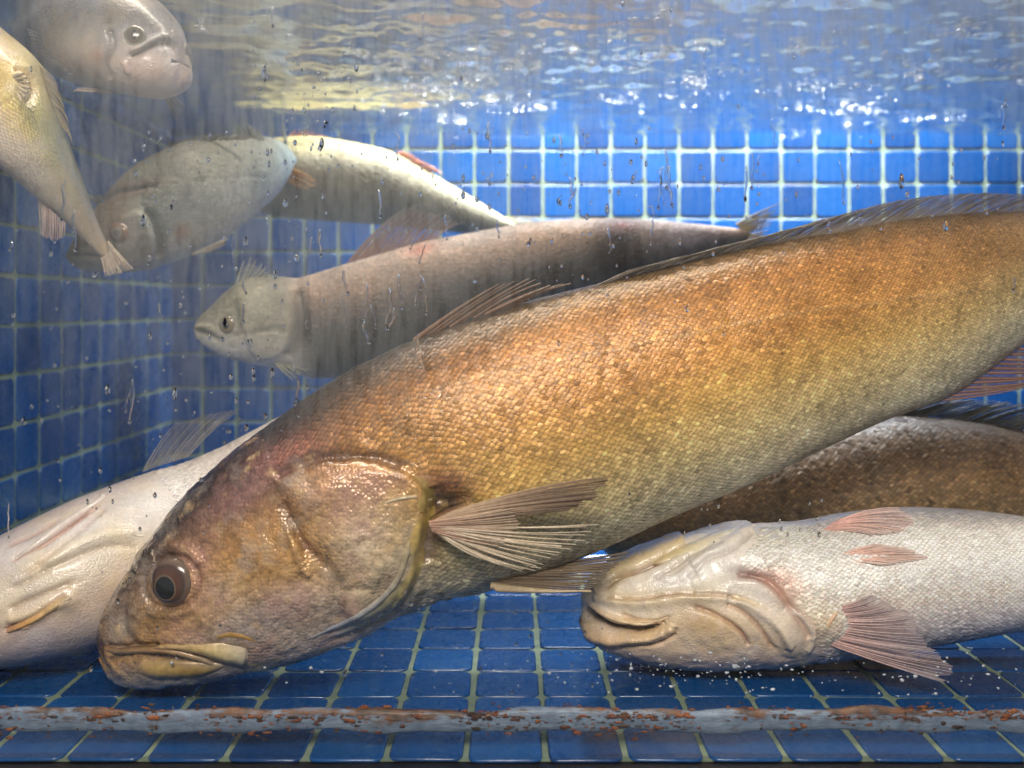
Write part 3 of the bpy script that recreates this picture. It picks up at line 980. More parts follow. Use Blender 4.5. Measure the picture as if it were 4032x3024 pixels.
def hero():
    f = Fish("golden_fish", "huge golden-brown scaled fish resting head down across the middle of the tank", "fish",
             [(396, 2580), (388, 2520), (432, 2370), (547, 2190), (674, 2010), (857, 1828), (1094, 1648), (1349, 1476), (1604, 1350), (2005, 1210), (2370, 1114), (2734, 1018),
              (3099, 938), (3463, 872), (3828, 840), (4032, 838), (4500, 850), (4900, 850)],
             [(396, 2580), (425, 2655), (465, 2688), (540, 2702), (700, 2692), (850, 2672), (985, 2640), (1276, 2565), (1458, 2490), (1586, 2410), (1750, 2352), (1914, 2318),
              (2290, 2185), (2688, 2005), (2931, 1905), (3174, 1790), (3478, 1652), (3660, 1588), (4032, 1345), (4400, 1130), (4700, 1000), (4900, 850)],
             [(0, .688), (.25, .690), (.5, .725), (.8, .80), (1, .85)],
             [(0, .004), (.02, .022), (.06, .034), (.13, .046), (.22, .055), (.35, .058), (.5, .055), (.65, .046), (.8, .032), (.95, .014), (1, .006)],
             ns=430, nt=420, power=2.2, s_focus=0.38)
    dk, br, go, gy, sv = S('#3d2f2a'), S('#8a5a30'), S('#b9813c'), S('#a89468'), S('#a19c8c')
    head = [(0, S('#2c2424')), (.10, S('#3c2f2a')), (.20, S('#7c5a42')), (.40, S('#ba8a56')), (.60, S('#c2965e')), (.8, S('#c0aa96')), (1, S('#c2bab8'))]
    neck = [(0, S('#40352c')), (.06, S('#5c4734')), (.16, S('#966636')), (.40, S('#bc8a4a')), (.60, S('#c09a58')), (.74, S('#b3a278')), (1, S('#aba698'))]
    body = [(0, S('#54452f')), (.05, S('#7a5c38')), (.15, S('#9e6c38')), (.40, S('#b88244')), (.56, S('#bd9452')), (.72, S('#bda470')), (.88, S('#b4a888')), (1, S('#949080'))]
    tail = [(0, S('#5f5040')), (.06, S('#7c6244')), (.35, S('#947248')), (.6, S('#aa976c')), (.8, S('#aca48e')), (1, S('#9c968a'))]
    f.pigment(None, 0.10, [(0, head), (.20, head), (.30, neck), (.45, body), (.62, body), (.85, tail)])
    pk = S('#a86a5c')
    f.features([
        # cheek, gill cover and the ridges between
        {'t': 'plate', 'p': GILL, 'h': .0052, 'e': 20, 'soft': 5, 'sx': (1250, 1600), 'c': S('#c29c70'), 'cs': .55, 'ce': 140},
        {'t': 'line', 'p': [(1700, 1900), (1722, 1980), (1700, 2060), (1690, 2150), (1690, 2240)], 'w': 34, 'h': -.006, 'c': S('#4a2420'), 'cs': .75, 'cw': 45},
        {'t': 'blob', 'o': (1765, 1990), 'r': (75, 42), 'a': -8, 'h': -.012, 'c': S('#140b09'), 'cs': .95},
        {'t': 'blob', 'o': (1760, 1900), 'r': (110, 55), 'a': 15, 'c': S('#6a3530'), 'cs': .75},
        {'t': 'line', 'p': [(1060, 1905), (1180, 1828), (1320, 1798), (1480, 1806), (1610, 1842)], 'w': 20, 'h': -.0035, 'c': S('#5a3a30'), 'cs': .6, 'cw': 22},
        {'t': 'line', 'p': [(1100, 1960), (1150, 2060), (1205, 2150), (1290, 2230), (1370, 2310)], 'w': 22, 'h': -.0034, 'c': S('#5e3e2c'), 'cs': .65, 'cw': 24},
        {'t': 'line', 'p': [(1120, 2060), (1165, 2150), (1190, 2210), (1240, 2280)], 'w': 16, 'h': .0028, 'c': S('#c09a68'), 'cs': .5, 'cw': 16},
        {'t': 'line', 'p': [(1390, 2480), (1440, 2300), (1560, 2200), (1640, 2140)], 'w': 26, 'h': .001, 'c': S('#c5bca0'), 'cs': .4, 'cw': 40},
        {'t': 'line', 'p': [(1290, 2300), (1390, 2310), (1480, 2300)], 'w': 18, 'h': -.0016, 'c': S('#c9b08a'), 'cs': .4, 'cw': 20},
        {'t': 'blob', 'o': (1440, 2120), 'r': (120, 150), 'a': 20, 'h': .002, 'c': S('#d2c4ac'), 'cs': .65},
        {'t': 'blob', 'o': (1300, 1930), 'r': (150, 70), 'a': -12, 'h': .002, 'c': S('#c99a80'), 'cs': .65},
        {'t': 'blob', 'o': (1120, 1800), 'r': (160, 60), 'a': -22, 'h': .001, 'c': pk, 'cs': .6},
        {'t': 'blob', 'o': (930, 1960), 'r': (150, 70), 'a': -40, 'h': .001, 'c': S('#94686a'), 'cs': .6},
        {'t': 'blob', 'o': (1000, 2200), 'r': (190, 150), 'a': 0, 'h': .003, 'c': S('#b98a50'), 'cs': .4},
        {'t': 'blob', 'o': (1040, 2420), 'r': (260, 90), 'a': -18, 'h': .002, 'c': S('#b4aaaa'), 'cs': .7},
        {'t': 'blob', 'o': (870, 2330), 'r': (90, 80), 'a': 10, 'h': .001, 'c': S('#b8a898'), 'cs': .5},
        {'t': 'blob', 'o': (660, 2430), 'r': (160, 60), 'a': -5, 'h': .001, 'c': S('#9a7a4a'), 'cs': .5},
        {'t': 'blob', 'o': (480, 2450), 'r': (70, 160), 'a': 12, 'h': .0, 'c': S('#8d7d70'), 'cs': .7},
        # eye socket and brow
        {'t': 'line', 'p': [(672 + 110 * math.cos(a), 2294 + 102 * math.sin(a)) for a in np.linspace(0, 6.283, 16)], 'closed': 1, 'w': 13, 'h': -.0022, 'c': S('#4a3024'), 'cs': .5, 'cw': 16},
        {'t': 'line', 'p': [(540, 2280), (570, 2190), (650, 2150), (740, 2170), (800, 2240)], 'w': 26, 'h': .0022},
        {'t': 'line', 'p': [(560, 2395), (680, 2425), (800, 2375)], 'w': 18, 'h': .0012, 'c': S('#8a6a3c'), 'cs': .5},
        # snout fold, lips, mouth
        {'t': 'line', 'p': [(505, 2300), (492, 2400), (500, 2490), (540, 2550)], 'w': 14, 'h': -.0022, 'c': S('#5e4c42'), 'cs': .4},
        {'t': 'line', 'p': [(400, 2545), (480, 2552), (560, 2545), (650, 2542)], 'w': 12, 'h': -.003, 'c': S('#5a4234'), 'cs': .6},
        {'t': 'blob', 'o': (690, 2590), 'r': (150, 34), 'a': 6, 'h': -.0045, 'c': S('#5c4028'), 'cs': .85},
        {'t': 'line', 'p': [(560, 2680), (700, 2670), (850, 2650)], 'w': 14, 'h': -.0015, 'c': S('#8f8370'), 'cs': .5},
        {'t': 'line', 'p': [(430, 2620), (470, 2590), (540, 2575)], 'w': 14, 'h': -.002, 'c': S('#54463e'), 'cs': .6},
        # nostrils
        {'t': 'blob', 'o': (520, 2240), 'r': (14, 10), 'a': -30, 'h': -.003, 'c': S('#1c1412'), 'cs': .9},
        # folds under the gill cover
        {'t': 'line', 'p': [(1640, 2290), (1560, 2400), (1420, 2480), (1280, 2540)], 'w': 10, 'h': -.002, 'c': S('#6a6a72'), 'cs': .4},
        {'t': 'line', 'p': [(1600, 2250), (1530, 2370), (1400, 2450), (1250, 2520)], 'w': 10, 'h': -.0015, 'c': S('#8a94a4'), 'cs': .6, 'cw': 26},
        # creases across the flank
        {'t': 'line', 'p': [(2385, 1180), (2390, 1350), (2370, 1480), (2385, 1600)], 'w': 14, 'h': -.0007, 'c': S('#7b5530'), 'cs': .3},
        {'t': 'line', 'p': [(1650, 1360), (1655, 1420), (1680, 1500)], 'w': 12, 'h': -.0005, 'c': S('#6a4a30'), 'cs': .3},
        {'t': 'line', 'p': [(2840, 1040), (2850, 1180), (2890, 1330)], 'w': 12, 'h': -.0006, 'c': S('#6e4c2c'), 'cs': .3},
        {'t': 'line', 'p': [(1440, 1680), (1620, 1560), (1900, 1480), (2300, 1400), (2800, 1300), (3300, 1210), (4000, 1130)], 'w': 7, 'h': .0003, 'c': S('#a88e64'), 'cs': .35, 'cw': 6},
        {'t': 'blob', 'o': (2050, 1260), 'r': (70, 40), 'a': 0, 'c': S('#5f4a2c'), 'cs': .5},
    ])
    # wrinkled skin on the head
    q = f.P.reshape(-1, 3)
    hd = (1 - smooth(.26, .36, f.frac))[:, None]
    wr = (vnoise(q, 420, 5) * .00035 + vnoise(q, 160, 6) * .0005).reshape(f.ns, f.nt) * hd
    f.P = f.P + f.N * wr[..., None]
    f._normals()
    f.build(M_HERO)
    head_poly = np.array(HEAD_END, float)

    def keep(Q):
        k = ~inside(Q, head_poly)
        hole = ((Q[:, 0] - 1765) / 85) ** 2 + ((Q[:, 1] - 1985) / 45) ** 2 < 1
        return k & ~hole
    f.scales(M_HSCALE, 62, (0.02, 0.985), (0.13, 0.99), keep, aspect=0.66, lift=1.55, gain=1.22, jitter=0.15, tilt=0.08)
    # eye
    f.eye(672, 2294, 98, EYEM, (S('#6a5648'), S('#44342f'), S('#5a3a2a'), S('#1a1918'), S('#6e5a48')), pupil=.48, bulge=.46, shift=(-.04, -.14), squash=.95)
    # jaws
    f.strip("upper_jaw_bone", [(600, 2552), (700, 2548), (800, 2556), (900, 2575), (978, 2592)], [6, 13, 26, 40, 46], [.001, .002, .003, .0042, .004], M_BONE,
            np.array([S('#a58a68'), S('#c0a070'), S('#d2b478'), S('#e2cc98'), S('#ded2b8')]), n=40, m=13)
    f.strip("upper_lip", [(408, 2560), (470, 2568), (560, 2563), (650, 2566), (760, 2590), (850, 2625)], [8, 11, 11, 10, 9, 7], [.0006, .0014, .0018, .0015, .0012, .0006], M_BONE,
            np.array([S('#7c6a5c'), S('#8f7358'), S('#9a7856'), S('#a58a68'), S('#b09a80')]), n=40, m=9)
    f.strip("lower_jaw", [(540, 2628), (600, 2638), (700, 2642), (800, 2640), (880, 2625)], [30, 36, 32, 24, 10], [.0015, .0028, .0026, .002, .0008], M_BONE,
            np.array([S('#c4a068'), S('#ceac6a'), S('#b89654'), S('#b8985c'), S('#a89878')]), n=40, m=13)
    f.strip("cheek_bone_edge", [(830, 2515), (920, 2500), (980, 2515), (1030, 2540)], [8, 16, 13, 5], [.0005, .0012, .001, .0004], M_BONE, S('#c79a54'), base=False, n=24, m=7)
    # the rim and web of the gill cover
    f.strip("gill_rim", [(1600, 1866), (1658, 1896), (1690, 1948), (1676, 1992), (1686, 2022), (1660, 2072), (1640, 2135), (1648, 2195), (1628, 2262), (1580, 2335), (1500, 2408), (1400, 2468), (1270, 2530)],
            [10, 26, 40, 34, 36, 30, 34, 42, 40, 30, 20, 8], [.0006, .0012, .002, .0014, .0022, .0012, .0013, .0015, .0010, .0010, .0008, .0004], M_BONE,
            np.array([S('#9a8650'), S('#948444'), S('#b89a54'), S('#c4a862'), S('#b09a60'), S('#a89c70'), S('#a4a494'), S('#a8a8a6'), S('#acaaaa')]), base=False, n=70, m=13, blend=.9)
    f.strip("gill_web", [(1615, 2120), (1590, 2230), (1540, 2320), (1450, 2400), (1330, 2465), (1180, 2530)], [12, 15, 16, 14, 10, 5], [.0015, .002, .002, .0018, .0014, .0006], M_BONE,
            np.array([S('#c9b48a'), S('#b8ac94'), S('#a8a8a8'), S('#9aa2b0'), S('#a0a0a4')]), base=False, n=50, m=9)
    f.strip("gill_spine", [(1500, 1985), (1580, 1962), (1650, 1955)], [5, 13, 9], [.0005, .0022, .001], M_BONE, S('#c2b090'), base=False, n=20, m=7)
    R = f.root
    bk, wb = S('#6a5138'), S('#7d6a50')
    # pectoral fin: an upper blade and a lower, split one
    pf = fin("pectoral_fin", R, [(1800, 2008), (1730, 2040), (1692, 2068), (1700, 2080)], [(2395, 1880), (2392, 1915), (2350, 1965), (2240, 2015)], [.632, .630], [.612, .618], 36,
        [M_RAY, M_MEM], S('#b09478'), S('#a58c72'), r0=.0009, bow=-14, ragged=.03, mem=1.0, tip_col=S('#5a4234'), wave=.0008, seed=3)
    fin("fin_blade", pf, [(1690, 2066), (1700, 2080), (1715, 2094)], [(2370, 2058), (2300, 2130), (2240, 2185), (2150, 2230), (2040, 2245), (1930, 2200)], [.627, .629], [.617, .624], 34,
        [M_RAY, M_MEM_THIN], S('#c4b098'), S('#b8a48c'), r0=.0008, bow=14, ragged=.11, mem=.66, tip_col=S('#b8a890'), wave=.002, seed=4, clump=.85, split={3: .3, 4: .3, 10: .4, 19: .5, 27: .45})
    fin("fin_blade", pf, [(1690, 2056), (1694, 2070), (1702, 2092)], [(2020, 1990), (2060, 2060), (1985, 2150)], [.6265, .628], [.621, .6225], 18,
        [M_RAY, M_MEM], S('#a57e68'), S('#a07c6c'), r0=.0011, bow=4, ragged=.06, mem=1.0, tip_col=S('#a8947c'), wave=.0006, seed=14)
    f.strip("fin_root", [(1690, 2062), (1760, 2050), (1850, 2040)], [10, 42, 60], [.003, .007, .002], M_BONE, np.array([S('#b58a60'), S('#a87a60'), S('#9a7a68')]), n=24, m=9)
    # pelvic fin under the breast
    vf = fin("pelvic_fin", R, [(1925, 2290), (1985, 2255), (2040, 2240)], [(2330, 2320), (2420, 2240), (2480, 2170)], [.665, .69], [.66, .69], 20,
        [M_RAY, M_MEM], S('#8a7256'), S('#77664f'), r0=.0015, bow=6, ragged=.03, mem=.97, tip_col=S('#6a5a48'), seed=5)
    fin("fin_spine", vf, [(1930, 2305), (1960, 2322)], [(2330, 2325), (2300, 2325)], .655, .655, 3, [M_RAY, M_MEM], S('#c9b08c'), S('#b59c7c'), r0=.0022, bow=5, ragged=.02, seed=6)
    # first dorsal: spines folded back; second dorsal: a long low fringe
    fin("dorsal_fin", R, [(1632, 1342), (1700, 1315), (1790, 1280), (1900, 1240), (2010, 1205)], [(1990, 1110), (2080, 1095), (2160, 1112), (2200, 1120), (2260, 1118)], [.694, .70], [.69, .70], 9,
        [M_RAY, M_MEM], S('#7d5a40'), S('#5e4a3c'), r0=.0021, bow=-10, ragged=.05, mem=.92, tip_col=S('#5a4434'), seed=8)
    fin("dorsal_fin", R, [(2330, 1134), (2600, 1066), (2900, 996), (3200, 930), (3500, 880), (3800, 856), (4050, 850), (4300, 860)],
        [(2560, 1052), (2850, 975), (3150, 898), (3420, 820), (3650, 775), (3900, 762), (4150, 778), (4500, 815)], [.71, .75, .83], [.705, .745, .83], 170,
        [M_RAY, M_MEM_DENSE], S('#8a7a6a'), S('#8f8276'), r0=.0005, bow=-12, ragged=.03, mem=1.0, m=6, tip_col=S('#6e6458'), seed=9)
    fin("anal_fin", R, [(3650, 1580), (3750, 1525), (3850, 1465), (3960, 1400), (4060, 1330)], [(4050, 1520), (4150, 1480), (4250, 1440), (4350, 1380), (4400, 1300)], [.765, .79], [.765, .80], 14,
        [M_RAY, M_MEM], S('#8a6456'), S('#8a6c5e'), r0=.0014, bow=12, ragged=.03, mem=.98, tip_col=S('#7a5c50'), seed=10)
    fin("tail_fin", R, [(4850, 780), (4890, 850), (4860, 930)], [(5500, 560), (5450, 760), (5400, 1000)], .85, .87, 16, [M_RAY, M_MEM], S('#5a4636'), S('#6a5644'), r0=.0018, seed=11)
    return f


HERO = hero()


# ------------------------------------------------------------------ the pale fish lying belly up at the right
M_PSKIN = skin_mat("pale_fish_skin", 0.0, 0.32, 560, 0.22, 0.14, 0.35, cell_col=0.06, irid=0.26,
                   palette=((0.86, 0.66, 0.36), (0.88, 0.84, 0.83), (0.84, 0.64, 0.58), (0.62, 0.50, 0.46)))
M_PSCALE = scale_mat("pale_fish_scale", 0.05, 0.36)


def belly_up():
    f = Fish("pale_fish", "pale pinkish-white fish lying belly up on the floor with its yellow chin showing", "fish",
             [(2288, 2410), (2292, 2345), (2330, 2290), (2430, 2222), (2570, 2158), (2760, 2100), (2950, 2072), (3150, 2060), (3350, 2025), (3560, 2005), (3800, 2010), (4032, 2035),
              (4400, 2110), (4750, 2280)],
             [(2288, 2410), (2292, 2475), (2330, 2530), (2430, 2575), (2600, 2612), (2800, 2625), (3000, 2615), (3180, 2590), (3400, 2562), (3700, 2512), (4032, 2455), (4400, 2410), (4750, 2280)],
             [(0, .735), (.5, .745), (1, .77)],
             [(0, .004), (.03, .026), (.1, .040), (.25, .052), (.45, .056), (.7, .050), (.9, .022), (1, .004)],
             ns=330, nt=340, power=2.1, s_focus=0.45)
    wh, pk, ye, bl = S('#e4dcd2'), S('#d2aea0'), S('#d0aa68'), S('#7d8aa8')
    head = [(0, S('#e8dcca')), (.25, S('#f0e8e2')), (.5, S('#ecd8bc')), (.72, S('#e2c6a8')), (.88, S('#d8c0ba')), (1, S('#a8a2ac'))]
    bodyc = [(0, S('#b5aaa0')), (.12, S('#d8d0c8')), (.3, S('#e2dbd4')), (.5, S('#dccdc2')), (.72, S('#cfc4c4')), (.9, S('#a8a8b4')), (1, S('#80849a'))]
    f.pigment(None, .05, [(0, head), (.30, head), (.40, bodyc), (1, bodyc)])  # bluish lower ends: dark back, with shade near the floor painted in
    dkr = S('#5e2824')
    f.features([
        # far half of the lower jaw, the slit beside the tongue bone
        {'t': 'line', 'p': [(2320, 2335), (2420, 2250), (2560, 2180), (2740, 2120)], 'w': 40, 'h': .004, 'c': S('#d6b878'), 'cs': .65, 'cw': 46},
        {'t': 'line', 'p': [(2375, 2322), (2450, 2270), (2520, 2240), (2600, 2205), (2700, 2160), (2760, 2135)], 'w': 11, 'h': -.0045, 'c': dkr, 'cs': .75, 'cw': 8},
        {'t': 'line', 'p': [(2700, 2250), (2800, 2180), (2900, 2120), (2985, 2070)], 'w': 34, 'h': .0035, 'c': S('#e6dccb'), 'cs': .6, 'cw': 44},
        {'t': 'line', 'p': [(2690, 2290), (2780, 2215), (2880, 2160), (2990, 2085)], 'w': 9, 'h': -.0025, 'c': S('#8a7468'), 'cs': .5, 'cw': 7},
        {'t': 'line', 'p': [(2560, 2290), (2650, 2230), (2770, 2165), (2860, 2120)], 'w': 9, 'h': -.002, 'c': S('#a89884'), 'cs': .5},
        {'t': 'line', 'p': [(2600, 2280), (2720, 2210), (2840, 2145)], 'w': 8, 'h': -.0014, 'c': S('#b8a890'), 'cs': .5},
        {'t': 'line', 'p': [(2400, 2345), (2560, 2330), (2740, 2300), (2900, 2245), (3050, 2200)], 'w': 30, 'h': -.002, 'c': S('#ece6df'), 'cs': .7, 'cw': 50},
        # near half of the lower jaw
        {'t': 'line', 'p': [(2320, 2345), (2450, 2362), (2620, 2358), (2780, 2345), (2900, 2352)], 'w': 30, 'h': .004, 'c': S('#d9bb80'), 'cs': .6, 'cw': 40},
        {'t': 'line', 'p': [(2370, 2348), (2480, 2357), (2620, 2345), (2760, 2338), (2900, 2350), (3020, 2400)], 'w': 9, 'h': -.0025, 'c': S('#a8836a'), 'cs': .6},
        {'t': 'line', 'p': [(2700, 2320), (2830, 2290), (2940, 2288), (3040, 2330), (3110, 2395)], 'w': 34, 'h': .0018, 'c': S('#e4dac8'), 'cs': .6, 'cw': 36},
        {'t': 'line', 'p': [(2880, 2252), (2960, 2262), (3030, 2295), (3090, 2350), (3150, 2440), (3200, 2520)], 'w': 14, 'h': -.0035, 'c': S('#a06450'), 'cs': .7, 'cw': 30},
        {'t': 'blob', 'o': (2960, 2255), 'r': (90, 18), 'a': 14, 'h': -.003, 'c': S('#5a2a22'), 'cs': .6},
        # mouth and lips
        {'t': 'line', 'p': [(2296, 2385), (2340, 2440), (2420, 2475), (2520, 2482), (2590, 2466), (2630, 2440)], 'w': 17, 'h': -.007, 'c': S('#4a2416'), 'cs': .9, 'cw': 16},
        {'t': 'line', 'p': [(2310, 2372), (2380, 2420), (2470, 2450), (2560, 2455), (2630, 2435)], 'w': 14, 'h': .0035, 'c': S('#d0a268'), 'cs': .6, 'cw': 18},
        {'t': 'line', 'p': [(2430, 2410), (2520, 2440), (2600, 2440), (2650, 2425)], 'w': 7, 'h': -.002, 'c': S('#8a5a38'), 'cs': .5},
        {'t': 'line', 'p': [(2294, 2440), (2330, 2500), (2420, 2520), (2540, 2510), (2640, 2480), (2655, 2450)], 'w': 20, 'h': .0045, 'c': S('#d8b080'), 'cs': .6, 'cw': 24},
        {'t': 'line', 'p': [(2320, 2535), (2430, 2548), (2560, 2540), (2650, 2508), (2672, 2462)], 'w': 8, 'h': -.003, 'c': S('#8c5a4a'), 'cs': .6},
        # cheek folds
        {'t': 'blob', 'o': (2780, 2450), 'r': (150, 70), 'a': 12, 'h': .003, 'c': S('#c49650'), 'cs': .6},
        {'t': 'line', 'p': [(2720, 2385), (2790, 2405), (2860, 2440), (2920, 2490), (2950, 2560)], 'w': 9, 'h': -.0035, 'c': S('#945f50'), 'cs': .7},
        {'t': 'line', 'p': [(2850, 2370), (2930, 2410), (2990, 2470), (3030, 2540), (3060, 2560)], 'w': 9, 'h': -.003, 'c': S('#9c6a58'), 'cs': .6},
        {'t': 'line', 'p': [(2880, 2350), (2980, 2395), (3060, 2470), (3120, 2560)], 'w': 20, 'h': .003, 'c': S('#dcc9a8'), 'cs': .5, 'cw': 26},
        {'t': 'blob', 'o': (3130, 2500), 'r': (70, 80), 'a': 0, 'h': .005, 'c': S('#d8c8ba'), 'cs': .6},
        {'t': 'line', 'p': [(3105, 2395), (3165, 2440), (3198, 2510), (3170, 2570)], 'w': 9, 'h': .002, 'c': S('#ddd2c8'), 'cs': .6},
        # flushed skin
        {'t': 'blob', 'o': (3090, 2290), 'r': (110, 50), 'a': 30, 'c': S('#c98a70'), 'cs': .6},
        {'t': 'blob', 'o': (3250, 2470), 'r': (70, 60), 'a': 0, 'h': .003, 'c': S('#d2b898'), 'cs': .5},
        {'t': 'blob', 'o': (3420, 2130), 'r': (240, 60), 'a': 0, 'c': S('#eeeae6'), 'cs': .5},
        {'t': 'blob', 'o': (2400, 2300), 'r': (90, 40), 'a': -30, 'c': S('#d8b264'), 'cs': .5},
    ])
    q = f.P.reshape(-1, 3)
    f.P = f.P + f.N * (vnoise(q, 300, 8) * .0004 * (1 - smooth(.33, .42, f.frac)).repeat(f.nt)).reshape(f.ns, f.nt, 1)
    f._normals()
    f.build(M_PSKIN)
    hp = np.array([(2200, 2000), (2990, 2000), (3000, 2100), (2890, 2225), (3040, 2270), (3110, 2340), (3190, 2440), (3230, 2560), (3150, 2700), (2200, 2700)], float)
    f.scales(M_PSCALE, 50, (.03, .97), (.24, .99), lambda Q: ~inside(Q, hp), aspect=.64, lift=1.7, gain=1.16, jitter=.09, tilt=.10)
    R = f.root
    f.strip("lower_lip", [(2305, 2362), (2380, 2416), (2480, 2446), (2580, 2446), (2640, 2428)], [8, 11, 11, 9, 5], [.0015, .0025, .0025, .002, .0008], M_PALE,
            np.array([S('#c79a68'), S('#d2ac7a'), S('#d8b88c'), S('#d8c0a0')]), n=34, m=9)
    f.strip("upper_jaw", [(2296, 2450), (2340, 2502), (2430, 2522), (2540, 2512), (2630, 2482), (2655, 2455)], [10, 16, 18, 22, 24, 16], [.001, .0025, .003, .0035, .0035, .002], M_PALE,
            np.array([S('#cfa070'), S('#d4aa74'), S('#dcbc8c'), S('#dcc096')]), n=40, m=11)
    f.strip("gill_flap", [(2560, 2215), (2700, 2165), (2850, 2105), (2985, 2062)], [10, 24, 26, 5], [.001, .0022, .003, .002], M_PALE,
            np.array([S('#d8bc80'), S('#e0d0a8'), S('#e6dcc8'), S('#d8d4cc')]), n=34, m=9)
    f.strip("gill_flap", [(2880, 2345), (2990, 2390), (3080, 2465), (3150, 2540), (3190, 2545)], [8, 24, 30, 28, 10], [.0006, .0015, .002, .002, .001], M_PALE,
            np.array([S('#dcc08c'), S('#e0d0b4'), S('#d8ccc4'), S('#c9bcc4')]), n=34, m=9)
    red, web = S('#c97e6c'), S('#d4a698')
    fin("pectoral_fin", R, [(3300, 2390), (3262, 2435), (3225, 2490), (3255, 2535)], [(3420, 2330), (3600, 2420), (3650, 2520), (3770, 2640), (3720, 2690)], [.688, .692], [.672, .682], 46,
        [M_RAY, M_MEM], S('#dcaea2'), S('#dcb4aa'), r0=.0006, bow=10, ragged=.05, mem=1.0, tip_col=S('#b0a8ac'), wave=.001, seed=21, clump=.3, split={30: .6, 31: .6})
    sd = lambda pts, off: f.at([p[0] for p in pts], [p[1] for p in pts])[0][:, 1] + off
    fin("pelvic_fin", R, [(3245, 2088), (3262, 2072), (3290, 2055)], [(3440, 2112), (3560, 2095), (3600, 2050), (3540, 2003)], sd([(3250, 2090), (3290, 2065)], .001), sd([(3440, 2112), (3560, 2095), (3590, 2060), (3540, 2035)], -.0035), 26,
        [M_RAY, M_MEM], S('#e2aa9c'), S('#e6b6aa'), r0=.0007, bow=-14, ragged=.03, mem=1.0, tip_col=S('#d8c0b6'), wave=.0003, seed=22)
    fin("pelvic_fin", R, [(3310, 2185), (3318, 2198), (3322, 2208)], [(3470, 2140), (3590, 2165), (3660, 2198), (3480, 2226)], sd([(3312, 2187), (3322, 2206)], .001), sd([(3470, 2140), (3590, 2165), (3650, 2198), (3480, 2226)], -.0035), 26,
        [M_RAY, M_MEM], S('#e4b09e'), S('#e8bcae'), r0=.0007, bow=-6, ragged=.03, mem=1.0, tip_col=S('#dcc4b8'), wave=.0003, seed=23)
    f.strip("fin_root", [(3225, 2500), (3260, 2450), (3300, 2400)], [8, 16, 10], [.002, .005, .002], M_PALE, S('#d8b08c'), n=18, m=7)
    return f


PALE = belly_up()


